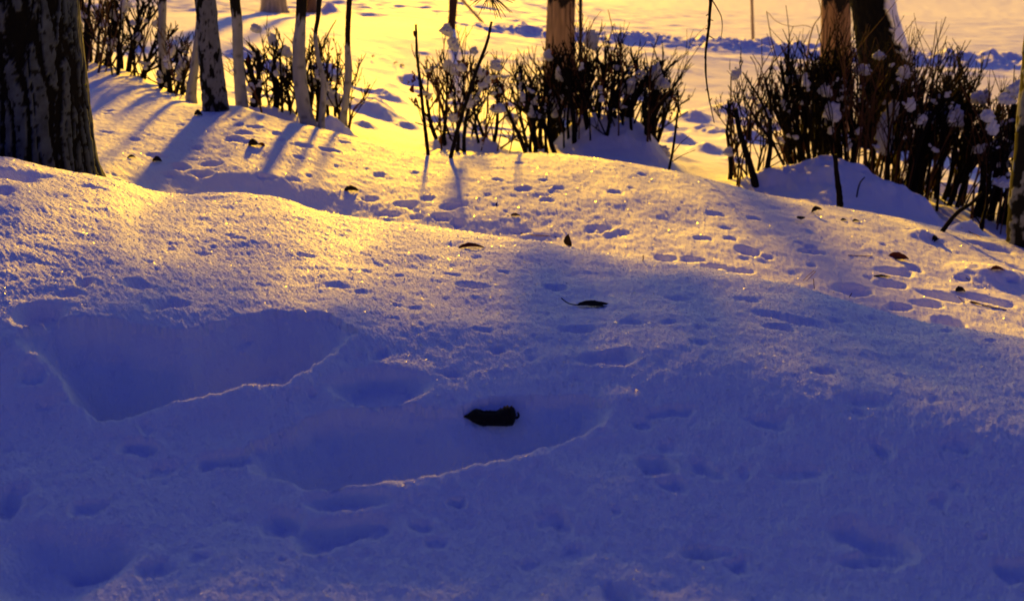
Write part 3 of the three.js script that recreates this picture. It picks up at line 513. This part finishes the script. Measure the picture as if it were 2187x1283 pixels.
bit('pine_needle', 'short dark upright needle at the crest of the front mound', 'pine needle', [[1740, 617, 0], [1739, 606, 1], [1738, 595, 1]], 0.0009, M.twigBrown, NG);
bit('pine_needle', 'arching orange needle pair trailing down the crest of the front mound', 'pine needle', [[1738, 596, 1], [1748, 610, 1], [1762, 619, 1], [1782, 625, 0]], 0.0008, M.dryNeedle, NG);
bit('pine_needle', 'straight brown needle lying level right of the footprints', 'pine needle', [[1812, 546, 0], [1838, 547, 0], [1864, 548, 0]], 0.0011, M.dryNeedle, NG);
bit('pine_needle', 'pale needle slanting over a small print near the mottled trunk', 'pine needle', [[2064, 594, 0], [2072, 600, 0], [2080, 606, 0]], 0.001, M.dryNeedle, NG);
bit('pine_needle', 'tiny upright needle on the crest, far left of the others', 'pine needle', [[1373, 557, 0], [1374, 551, 1], [1374, 545, 1]], 0.0009, M.dryNeedle, NG);
bit('pine_needle', 'long orange needle lying in sun below the fallen stick', 'pine needle', [[2054, 487, 0], [2072, 496, 0], [2094, 506, 0]], 0.0016, M.dryNeedle, NG);
bit('snow_twig', 'reddish fine twig lying on the second mound left of the upright leaf', 'twig', [[1112, 499, 0], [1140, 503, 0], [1165, 504, 0], [1188, 507, 0]], 0.0013, M.dryNeedle);
bit('snow_twig', 'thin brown stalk bent over the trodden lumps at far right', 'twig', [[2098, 652, 0], [2120, 657, 0], [2150, 663, 0]], 0.0016, M.twigBrown);
bit('snow_twig', 'tiny forked dark twig stub on the front crest among the needles', 'twig', [[1815, 635, 0], [1817, 631, 1], [1820, 626, 1]], 0.0011, M.twigBrown);
// ------------------------------------------------------------------ shrubs
function snowBlob(mb, c, r, seed) {
  const g = blobUnit, p = g.attributes.position, base = mb.p.length / 3;
  for (let k = 0; k < p.count; k++) {
    const x = p.getX(k), y = p.getY(k), z = p.getZ(k), n = 1 + 0.46 * n3(x * 1.5 + seed, y * 1.5, z * 1.5 - seed) + 0.10 * n3(x * 4 + seed, y * 4, z * 4) + 0.03 * n3(x * 9, y * 9 + seed, z * 9), flat = y < 0 ? 0.62 : 1;
    mb.p.push(c.x + x * n * r.x, c.y + y * n * flat * r.y, c.z + z * n * r.z);
  }
  for (const v of blobIdx) mb.i.push(base + v);
}
const blobUnit = (() => { const g = new THREE.IcosahedronGeometry(1, 8); g.deleteAttribute('uv'); g.deleteAttribute('normal'); return mergeVertices(g, 1e-5); })();
const blobIdx = [...blobUnit.index.array];
function twigs(mb, from, dir, L, r, rand, depth) {          // one branch and the twigs on it
  const side = V(rand() - 0.5, rand() * 0.2, rand() - 0.5).multiplyScalar(0.22 * L), end = from.clone().addScaledVector(dir, L), mid = from.clone().lerp(end, 0.5).add(side.multiplyScalar(0.5));
  const path = curve([from, mid, end], 5); mb.tube(path, (f) => r * (1 - 0.45 * f), depth > 1 ? 6 : 5, null, 0.25);
  if (depth <= 0) return;
  const n = depth > 1 ? 3 + Math.floor(rand() * 3) : 2 + Math.floor(rand() * 3);
  for (let k = 0; k < n; k++) {
    const f = 0.3 + 0.7 * rand(), at = path[Math.min(5, Math.round(f * 5))];
    const d = dir.clone().multiplyScalar(0.55).add(V((rand() - 0.5) * 1.25, 0.25 + 0.55 * rand(), (rand() - 0.5) * 1.1)).normalize();
    twigs(mb, at, d, L * (0.26 + 0.34 * rand()), Math.max(0.0020, r * (0.5 + 0.2 * rand())), rand, depth - 1);
  }
}
function shrub(name, label, o) {
  const r = rng(o.seed), D = o.D, c0 = P((o.base[0] + o.base[1]) / 2, 300, D), pos = V(c0.x, height(c0.x, c0.z), c0.z), t = thing(name, pos, label, 'shrub');
  const env = poly(o.top), clumpAt = [], uc = (o.base[0] + o.base[1]) / 2;
  for (let k = 0; k < o.stems; k++) {
    const mb = new MB(), f = (k + 0.15 + 0.7 * r()) / o.stems, ub = mixn(o.base[0], o.base[1], f), Dk = D + (r() - 0.5) * o.deep, B = P(ub, 300, Dk); B.y = height(B.x, B.z) - 0.04;
    const ut = uc + (ub - uc) * o.fan + (r() - 0.5) * (o.stray ?? 60) * (r() < 0.3 ? 2.4 : 1.2), vt = env(ut) + (r() < 0.65 ? r() * 62 : r() * 130), T = P(ut, vt, Dk + (r() - 0.5) * 0.12); if (T.y < B.y + 0.15) T.y = B.y + 0.15;
    const L = T.distanceTo(B), R = (o.thick ?? 0.010) * (0.34 + 1.0 * r() * r()), up = T.clone().sub(B).normalize();
    const forkF = 0.34 + 0.3 * r(), fork = B.clone().lerp(T, forkF).add(V((r() - 0.5) * 0.05, 0, (r() - 0.5) * 0.05));
    const trunkPts = curve([B, B.clone().lerp(fork, 0.5).add(V((r() - 0.5) * 0.03, 0, (r() - 0.5) * 0.03)), fork], 7);
    mb.tube(trunkPts, (q) => R * (1.2 - 0.45 * q), 8, null, 0.3);
    for (let j = 0, nl = Math.floor(r() * 3.2); j < nl; j++) twigs(mb, trunkPts[1 + Math.floor(r() * 5)], V((r() - 0.5) * 1.9, 0.25 + r(), (r() - 0.5) * 1.4).normalize(), 0.1 + 0.22 * r(), 0.0025 + 0.0025 * r(), r, 1);
    const nf = (o.forks ?? 3) + Math.floor(r() * 2);
    for (let j = 0; j < nf; j++) {
      const e = j ? T.clone().add(V((r() - 0.5) * (o.spread ?? 0.24), -r() * 0.10, (r() - 0.5) * 0.16)) : T, d = e.clone().sub(fork), LL = d.length() * (0.72 + 0.18 * r());
      twigs(mb, j ? trunkPts[4 + Math.floor(r() * 4)] : fork, d.normalize(), LL, R * (0.5 + 0.2 * r()), r, o.depth ?? 2);
      for (let q = 0; q < 2; q++) clumpAt.push(fork.clone().lerp(e, 0.05 + 0.85 * r()));
    }
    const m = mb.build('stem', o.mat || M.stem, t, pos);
  }
  for (let k = 0; k < (o.thin ?? Math.round(o.stems * 1.2)); k++) {  // thin shoots between the stems
    const mb = new MB(), ub = mixn(o.base[0], o.base[1], r()), Dk = D + (r() - 0.5) * (o.deep + 0.1), B = P(ub, 300, Dk); B.y = height(B.x, B.z) - 0.03;
    const ut = uc + (ub - uc) * o.fan + (r() - 0.5) * 80, T = P(ut, env(ut) + 25 + 150 * r(), Dk + (r() - 0.5) * 0.25); if (T.y < B.y + 0.1) T.y = B.y + 0.1;
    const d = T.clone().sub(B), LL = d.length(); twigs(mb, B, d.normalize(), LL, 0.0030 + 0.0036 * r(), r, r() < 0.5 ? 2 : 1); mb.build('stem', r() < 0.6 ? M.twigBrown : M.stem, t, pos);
    clumpAt.push(B.clone().lerp(T, 0.3 + 0.6 * r()));
  }
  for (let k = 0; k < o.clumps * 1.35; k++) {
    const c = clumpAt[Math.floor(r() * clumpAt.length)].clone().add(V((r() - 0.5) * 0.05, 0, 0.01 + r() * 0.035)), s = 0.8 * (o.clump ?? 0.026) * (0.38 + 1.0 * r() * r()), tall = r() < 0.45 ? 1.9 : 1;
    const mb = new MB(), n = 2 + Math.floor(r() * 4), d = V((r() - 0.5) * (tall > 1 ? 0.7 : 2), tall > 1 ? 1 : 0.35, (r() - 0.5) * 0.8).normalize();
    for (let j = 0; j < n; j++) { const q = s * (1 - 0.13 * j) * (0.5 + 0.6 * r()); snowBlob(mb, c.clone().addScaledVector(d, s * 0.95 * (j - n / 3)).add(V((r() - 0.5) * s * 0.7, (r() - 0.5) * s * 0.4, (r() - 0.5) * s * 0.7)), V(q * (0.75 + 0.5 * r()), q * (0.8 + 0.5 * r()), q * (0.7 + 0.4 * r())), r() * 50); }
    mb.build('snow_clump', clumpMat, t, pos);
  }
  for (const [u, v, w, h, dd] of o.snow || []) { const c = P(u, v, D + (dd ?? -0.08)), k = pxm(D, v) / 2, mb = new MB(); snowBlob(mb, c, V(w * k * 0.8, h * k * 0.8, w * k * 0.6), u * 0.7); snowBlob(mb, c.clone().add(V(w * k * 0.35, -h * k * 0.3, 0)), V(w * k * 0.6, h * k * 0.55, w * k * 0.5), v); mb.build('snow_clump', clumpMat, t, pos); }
  for (let k = 0; k < (o.leaves || 0) * 2.6; k++) {
    const c = clumpAt[Math.floor(r() * clumpAt.length)].clone().add(V((r() - 0.5) * 0.08, (r() - 0.5) * 0.05, (r() - 0.5) * 0.06));
    const m = leafGeom(0.022 + 0.022 * r(), 0.012 + 0.010 * r(), 0.8 * r(), 0.9, k * 3.7, 0).build('withered_leaf', M.leaf, t); m.position.copy(c).sub(pos); m.rotation.set(r() * 6, r() * 6, 1.2 + r());
  }
  return t;
}
shrub('bare_shrub', 'tall dark shrub behind the old tree, its tops above the picture', { seed: 21, D: 4.75, base: [190, 330], top: [[150, -60], [300, -50], [420, 40]], stems: 13, fan: 1.25, deep: 0.5, thick: 0.017, clumps: 22, stray: 70, leaves: 6, snow: [[296, 82, 26, 26], [183, 16, 14, 14]] });
shrub('bare_shrub', 'low dark shrub between the birch and the pale slim trunk', { seed: 22, D: 4.5, base: [360, 405], top: [[330, 70], [390, 60], [430, 90]], stems: 5, fan: 1.2, deep: 0.2, thick: 0.014, clumps: 9, spread: 0.14, stray: 30 });
shrub('bare_shrub', 'snow flecked shrub behind the lime washed young trees', { seed: 23, D: 4.35, base: [550, 745], top: [[490, 95], [540, 66], [600, 62], [700, 80], [790, 100]], stems: 17, fan: 1.12, deep: 0.4, thick: 0.017, clumps: 26, clump: 0.024, stray: 50, leaves: 10, snow: [[545, 62, 26, 24], [608, 112, 30, 30], [548, 122, 24, 24], [706, 212, 44, 44], [582, 88, 22, 36]] });
shrub('leafy_shrub', 'leaning snow laden shrub with curled leaves left of the middle shrub', { seed: 24, D: 4.35, base: [930, 1060], top: [[890, 120], [950, 60], [1010, 110], [1060, 110], [1130, 150]], stems: 8, fan: 1.35, deep: 0.3, thick: 0.014, clumps: 26, clump: 0.026, leaves: 34, mat: M.stem, stray: 60, snow: [[953, 66, 30, 34], [968, 96, 26, 40], [956, 142, 22, 34], [1012, 108, 18, 22], [1035, 165, 26, 40], [1062, 232, 40, 26], [1058, 140, 26, 30], [975, 252, 44, 30]] });
shrub('bare_shrub', 'wide black clipped shrub in the middle with snow in its forks', { seed: 25, D: 4.75, base: [1125, 1400], top: [[1080, 130], [1160, 96], [1210, 66], [1300, 58], [1390, 76], [1440, 110], [1480, 160]], stems: 34, fan: 1.28, deep: 0.5, thick: 0.020, clumps: 46, clump: 0.024, forks: 4, stray: 50, leaves: 26, snow: [[1262, 88, 34, 56], [1215, 245, 34, 34], [1398, 158, 34, 46], [1416, 180, 34, 26], [1412, 325, 40, 36], [1336, 188, 36, 34], [1376, 300, 26, 60], [1195, 160, 20, 40], [1170, 120, 24, 30]] });
shrub('bare_shrub', 'small open shrub with few stems left of the right shrub', { seed: 26, D: 4.3, base: [1560, 1650], top: [[1530, 150], [1580, 120], [1640, 110], [1700, 150]], stems: 5, fan: 1.3, deep: 0.25, thick: 0.012, clumps: 8, clump: 0.017, forks: 3, depth: 2, stray: 70, snow: [[1570, 160, 20, 24], [1555, 325, 22, 26]] });
shrub('bare_shrub', 'largest black shrub at the right, heavy with snow clumps', { seed: 27, D: 4.7, base: [1690, 2090], top: [[1600, 150], [1680, 100], [1750, 72], [1800, 70], [1900, 100], [2000, 110], [2060, 130], [2110, 180], [2160, 200]], stems: 60, fan: 1.2, deep: 0.6, thick: 0.019, clumps: 70, clump: 0.026, forks: 4, stray: 50, leaves: 30, snow: [[1985, 262, 62, 56, -0.16], [2030, 250, 60, 58, -0.16], [1776, 242, 38, 50, -0.3], [1888, 290, 40, 120, -0.16], [1905, 240, 30, 60, -0.16], [1930, 155, 30, 34, -0.2], [1690, 168, 34, 34], [1840, 150, 40, 30, -0.2], [1878, 120, 26, 26], [2090, 210, 36, 36], [1945, 225, 22, 40, -0.3], [1765, 198, 26, 28, -0.25], [1672, 240, 24, 30]] });
shrub('bare_shrub', 'dense shrub with a snow cap between the right shrub and the mottled trunk', { seed: 28, D: 4.3, base: [2110, 2240], top: [[2080, 215], [2130, 190], [2187, 175], [2300, 170]], stems: 16, fan: 1.1, deep: 0.3, thick: 0.020, clumps: 18, forks: 4, spread: 0.14, stray: 40, snow: [[2175, 195, 50, 46, -0.2], [2150, 212, 40, 32, -0.2], [2110, 250, 30, 34, -0.2], [2120, 275, 26, 40, -0.2], [2140, 390, 40, 30, -0.2]] });
// single sticks in front
function stick(name, label, pts, D, r, o = {}) {
  const w = pts.map(([u, v]) => P(u, v, D)); const B = w[w.length - 1]; const g = height(B.x, B.z); B.y = Math.min(B.y, g) - 0.03;
  const pos = V(B.x, g, B.z), t = thing(name, pos, label, 'stick'); new MB().tube(curve(w, 26), (f) => r * (0.75 + 0.6 * f), 9, null, 0.25).build('shoot', o.mat || M.stem, t, pos);
  const rr = rng(pts[0][0]);
  for (const [u, v, L, du, dv] of o.side || []) new MB().tube(curve([P(u, v, D), P(u + du * 0.5, v + dv * 0.6, D - 0.01), P(u + du, v + dv, D - 0.015)], 8), (f) => r * 0.5 * (1 - 0.5 * f), 6).build('side_twig', o.mat || M.stem, t, pos);
  for (const [u, v, s] of o.leaves || []) { const m = leafGeom(s * pxm(D, v), s * 0.6 * pxm(D, v), 1.2, 0.9, u, 0).build('withered_leaf', M.leaf, t); m.position.copy(P(u, v, D)).sub(pos); m.rotation.set(rr() * 3, rr() * 3, 1.2 + rr() * 0.8); }
  return t;
}
stick('bare_stick', 'thin upright shoot with a few curled leaves, left of the leafy shrub', [[888, 52], [890, 110], [897, 175], [905, 250], [916, 334]], 3.32, 0.0055, { leaves: [[885, 72, 14], [886, 165, 16], [882, 190, 20], [888, 215, 18], [912, 163, 16], [872, 175, 14]] });
stick('bare_stick', 'long slanting bare shoot crossing in front of the leafy shrub', [[1050, 46], [1040, 90], [1018, 150], [995, 220], [975, 285], [958, 338]], 3.25, 0.006, { side: [[1018, 150, 0, 24, -40]] });
stick('bare_stick', 'thick stub leaning left out of the snow by the small open shrub', [[1572, 232], [1580, 280], [1596, 330], [1612, 385], [1624, 424]], 4.1, 0.014, { side: [[1574, 240, 0, -24, -8], [1600, 300, 0, 6, -80], [1580, 260, 0, -40, -34]] });
stick('bare_stick', 'short thick stub standing in the shaded snow before the right shrub', [[1785, 330], [1788, 375], [1793, 410], [1800, 446]], 3.6, 0.011, { side: [[1786, 350, 0, -14, -40]] });
stick('bare_stick', 'fallen stick slanting from the sunlit snow up into the right shrub', [[2100, 410], [2076, 434], [2045, 455], [2008, 477]], 2.85, 0.006, { side: [[2060, 445, 0, 40, -66]] });
stick('bare_stick', 'fine bent stem in the shaded snow right of the short stub', [[1848, 378], [1838, 390], [1831, 414]], 3.9, 0.003);
stick('bare_stick', 'slim slanting shoot at the left foot of the middle shrub', [[1080, 225], [1095, 262], [1112, 298], [1130, 332]], 3.5, 0.007, { side: [[1098, 268, 0, -10, 60]] });
stick('bare_stick', 'thin reddish shoot with leaves right of the middle shrub', [[1448, 192], [1449, 232], [1444, 270], [1436, 330], [1424, 372]], 3.6, 0.0045, { leaves: [[1440, 212, 14], [1432, 255, 18], [1447, 270, 16]], side: [[1436, 330, 0, 36, -40], [1436, 345, 0, 50, -25]] });
stick('bare_stick', 'forked low twig in the sun left of the yellow field edge', [[790, 180], [772, 215], [755, 235], [738, 246]], 4.2, 0.004, { mat: M.twigBrown, side: [[772, 215, 0, 22, -25], [760, 232, 0, 36, -20]] });
const BOUGHS = [                                            // [axis, thickness, side shoots, droop]
  [[[2.9, 1.4, -4.3], [1.5, 1.04, -4.1], [0.6, 0.95, -4.0], [-0.1, 0.97, -3.95], [-0.6, 1.06, -3.95], [-1.3, 1.10, -3.95]], 0.035, 84, 0.30],
  [[[2.9, 1.15, -4.2], [1.3, 0.89, -3.95], [0.7, 0.81, -3.9], [-0.12, 0.82, -3.9]], 0.028, 110, 0.2],
  [[[2.9, 1.2, -4.2], [1.7, 0.85, -3.4], [0.95, 0.70, -3.1], [0.3, 0.71, -3.0], [-0.25, 0.73, -3.0], [-0.6, 0.77, -3.0]], 0.02, 52, 0.17],
  [[[2.9, 1.9, -4.3], [1.6, 1.4, -4.2], [0.5, 1.18, -4.1], [-0.5, 1.3, -4.0], [-1.4, 1.4, -4.0]], 0.035, 50, 0.36],
];
// ------------------------------------------------------------------ hanging twigs from trees outside the picture
{
  const D = 3.0, w = [[1519, -6], [1514, 60], [1508, 110], [1509, 170], [1516, 215], [1526, 262]].map(([u, v]) => P(u, v, D)), pos = w[0].clone();
  const t = thing('hanging_twig', pos, 'knobbly bare twig hanging down in front of the sunny field', 'twig');
  const top = P(1560, -300, D), limb = V(1.75, 2.5, -2.55);
  new MB().tube(curve([limb, V(1.3, 2.1, -2.8), top, ...w], 60), (f) => 0.008 - 0.0066 * f, 8, null, 0.4).build('main_stem', M.stem, t, pos);
  new MB().tube(curve([[1520, -2], [1530, 14], [1541, 36], [1543, 60], [1540, 84]].map(([u, v]) => P(u, v, D)), 20), (f) => 0.0022 * (1 - 0.5 * f), 6).build('side_twig', M.stem, t, pos);
  for (const [u, v, du, dv] of [[1513, 76, 12, 6], [1514, 30, -6, 4], [1512, 60, -5, 2], [1508, 120, -4, 4], [1517, 215, 4, -6], [1518, 42, 6, 2], [1511, 190, -4, 3]]) new MB().tube([P(u, v, D), P(u + du, v + dv, D)], [0.0022, 0.0012], 6).build('bud', M.stem, t, pos);
}
{ // a pine just outside the picture on the right: its lowest boughs hang above the view and one tuft dips into it
  const pos = V(2.95, 0, -4.3); pos.y = height(pos.x, pos.z);
  const t = thing('pine_tree', pos, 'pine whose boughs hang above the picture, one dark needle tuft dipping in at the top', 'tree'), r = rng(91);
  new MB().tube(curve([V(2.95, pos.y - 0.2, -4.3), V(2.93, 1, -4.3), V(2.9, 2.4, -4.3), V(2.88, 5, -4.3)], 20), (f) => 0.13 - 0.07 * f, 14, null, 0.15).build('trunk', M.darkBark, t, pos);
  const tufts = [];
  const bough = (pts, R, n, drop) => {
    const path = curve(pts.map((p) => V(...p)), 30); new MB().tube(path, (f) => R * (1 - 0.85 * f), 8, null, 0.2).build('bough', M.darkBark, t, pos);
    const mb = new MB();
    for (let k = 0; k < n; k++) {
      const f = 0.12 + 0.88 * (k + r()) / n, a = path[Math.min(30, Math.round(f * 30))], e = a.clone().add(V((r() - 0.5) * 0.3, -drop * (0.15 + 0.85 * r()), (r() - 0.5) * 0.34));
      mb.tube(curve([a, a.clone().lerp(e, 0.5).add(V(0, 0.05, 0)), e], 5), (q) => 0.005 * (1 - 0.6 * q), 5);
      for (let m = 0; m < 3; m++) tufts.push([a.clone().lerp(e, 1 - 0.38 * m * r()), e.clone().sub(a).normalize()]);
    }
    mb.build('side_shoots', M.darkBark, t, pos);
  };
  BOUGHS.forEach((b) => bough(...b));
  const nb = new MB(); for (let k = 0; k < 34; k++) { const q = r() * 6.28, o = 0.25 + 0.5 * r(), L = 0.075 + 0.03 * r(); nb.tube([V(0, -0.04 * r(), 0), V(Math.cos(q) * o * L, -L * Math.sqrt(1 - o * o), Math.sin(q) * o * L)], [0.0013, 0.0005], 3); }
  const g = new THREE.BufferGeometry(); g.setAttribute('position', new THREE.Float32BufferAttribute(nb.p, 3)); g.setIndex(nb.i); g.computeVertexNormals();
  const inst = new THREE.InstancedMesh(g, M.needle, tufts.length), q = new THREE.Quaternion(), mt = new THREE.Matrix4(), dn = V(0, -1, 0);
  tufts.forEach(([p, d], k) => { d.add(V((r() - 0.5) * 0.9, -0.2 * r(), (r() - 0.5) * 0.9)).normalize(); q.setFromUnitVectors(dn, d); const s = 0.9 + 0.5 * r(); mt.compose(p.clone().sub(pos), q, V(s, s, s)); inst.setMatrixAt(k, mt); });
  inst.name = 'needles'; inst.userData.kind = 'stuff'; shade(inst); t.add(inst);
  const D = 2.9, c = P(1046, -8, D), tuft = new THREE.Group(); tuft.name = 'needle_tuft'; t.add(tuft);
  new MB().tube(curve([V(0.35, 1.02, -3.5), V(0.12, 0.8, -3.1), P(1044, -90, D), c], 24), (f) => 0.006 - 0.003 * f, 8, null, 0.3).build('shoot', M.darkBark, tuft, pos);
  const tips = [[1003, 12], [1012, 4], [1022, 33], [1033, 22], [1040, 18], [1047, 26], [1052, 20], [1059, 40], [1063, 37], [1068, 30], [1071, 41], [1076, 20], [1080, 36], [1084, 18], [1090, 27], [1095, 6], [1094, 27], [1100, 2], [1004, 2], [1015, 10]];
  for (const [u, v] of tips) { const e = P(u, v, D + (r() - 0.5) * 0.04), m = c.clone().lerp(e, 0.5).add(V(0, 0.006, 0)); new MB().tube(curve([c.clone().add(V((r() - 0.5) * 0.008, 0.004, (r() - 0.5) * 0.008)), m, e], 6), (f) => 0.0019 * (1 - 0.5 * f), 5).build('needle', M.needle, tuft, pos); }
}
{ // fine arching shoots over the right shrub
  const D = 5.2, k = (pts, Dd) => pts.map(([u, v]) => P(u, v, Dd)); const foot = P(1725, 300, D); foot.y = height(foot.x, foot.z) - 0.03; const pos = V(foot.x, foot.y + 0.03, foot.z);
  const t = thing('arching_shoot', pos, 'fine golden arching shoot rising behind the right shrub', 'twig');
  new MB().tube(curve([...k([[1744, -20], [1754, 30], [1740, 52], [1732, 76], [1726, 110]], D), foot], 40), (f) => 0.0024 + 0.003 * f, 6, null, 0.2).build('shoot', M.stake, t, pos);
  new MB().tube(curve(k([[1736, 60], [1720, 54], [1690, 56], [1660, 46], [1640, 26]], D), 20), 0.0018, 6).build('side_twig', M.stake, t, pos);
}
// ------------------------------------------------------------------ ice crystals lying on the near snow
{
  const N = 110000, r = rng(404), g = new THREE.CircleGeometry(1, 6), m = new THREE.MeshPhysicalMaterial({ name: 'ice_facet', color: new THREE.Color().setRGB(0.85, 0.86, 0.88), roughness: 0.3, specularIntensity: 1, ior: 1.6, side: THREE.DoubleSide });
  const inst = new THREE.InstancedMesh(g, m, N), mt = new THREE.Matrix4(), q = new THREE.Quaternion(), e = new THREE.Euler(), p = V(0, 0, 0), s = V(0, 0, 0);
  let n = 0; const prof = new Map();
  while (n < N) {
    const rad = 0.55 * Math.pow(3.6 / 0.55, Math.pow(r(), 0.9)), th = (r() * 2 - 1) * 0.64, x = rad * Math.sin(th), z = -rad * Math.cos(th);
    // height from the mesh itself
    const fi = (th + NEAR_TH) / (2 * NEAR_TH) * NC, fj = Math.log(rad / 0.5) / Math.log(60) * NR + 4, i = Math.floor(fi), j = Math.floor(fj), a = fi - i, b = fj - j, Y = (ii, jj) => gpos[3 * (jj * NT + ii) + 1];
    const y = mixn(mixn(Y(i, j), Y(i + 1, j), a), mixn(Y(i, j + 1), Y(i + 1, j + 1), a), b), k = 0.0006 + 0.0007 * r() * r() * (0.5 + rad);
    e.set(-Math.PI / 2 + (r() + r() + r() - 1.5) * 0.75, (r() + r() + r() - 1.5) * 0.75, r() * 6);
    mt.compose(p.set(x, y + k * 0.6, z), q.setFromEuler(e), s.set(k, k, k)); inst.setMatrixAt(n++, mt);
  }
  inst.name = 'ice_crystals'; shade(inst); inst.castShadow = false; scene.add(inst); tag(inst, 'glittering ice crystals scattered over the near snow', 'ice crystals', null, 'stuff');
}
renderer.render(scene, camera);
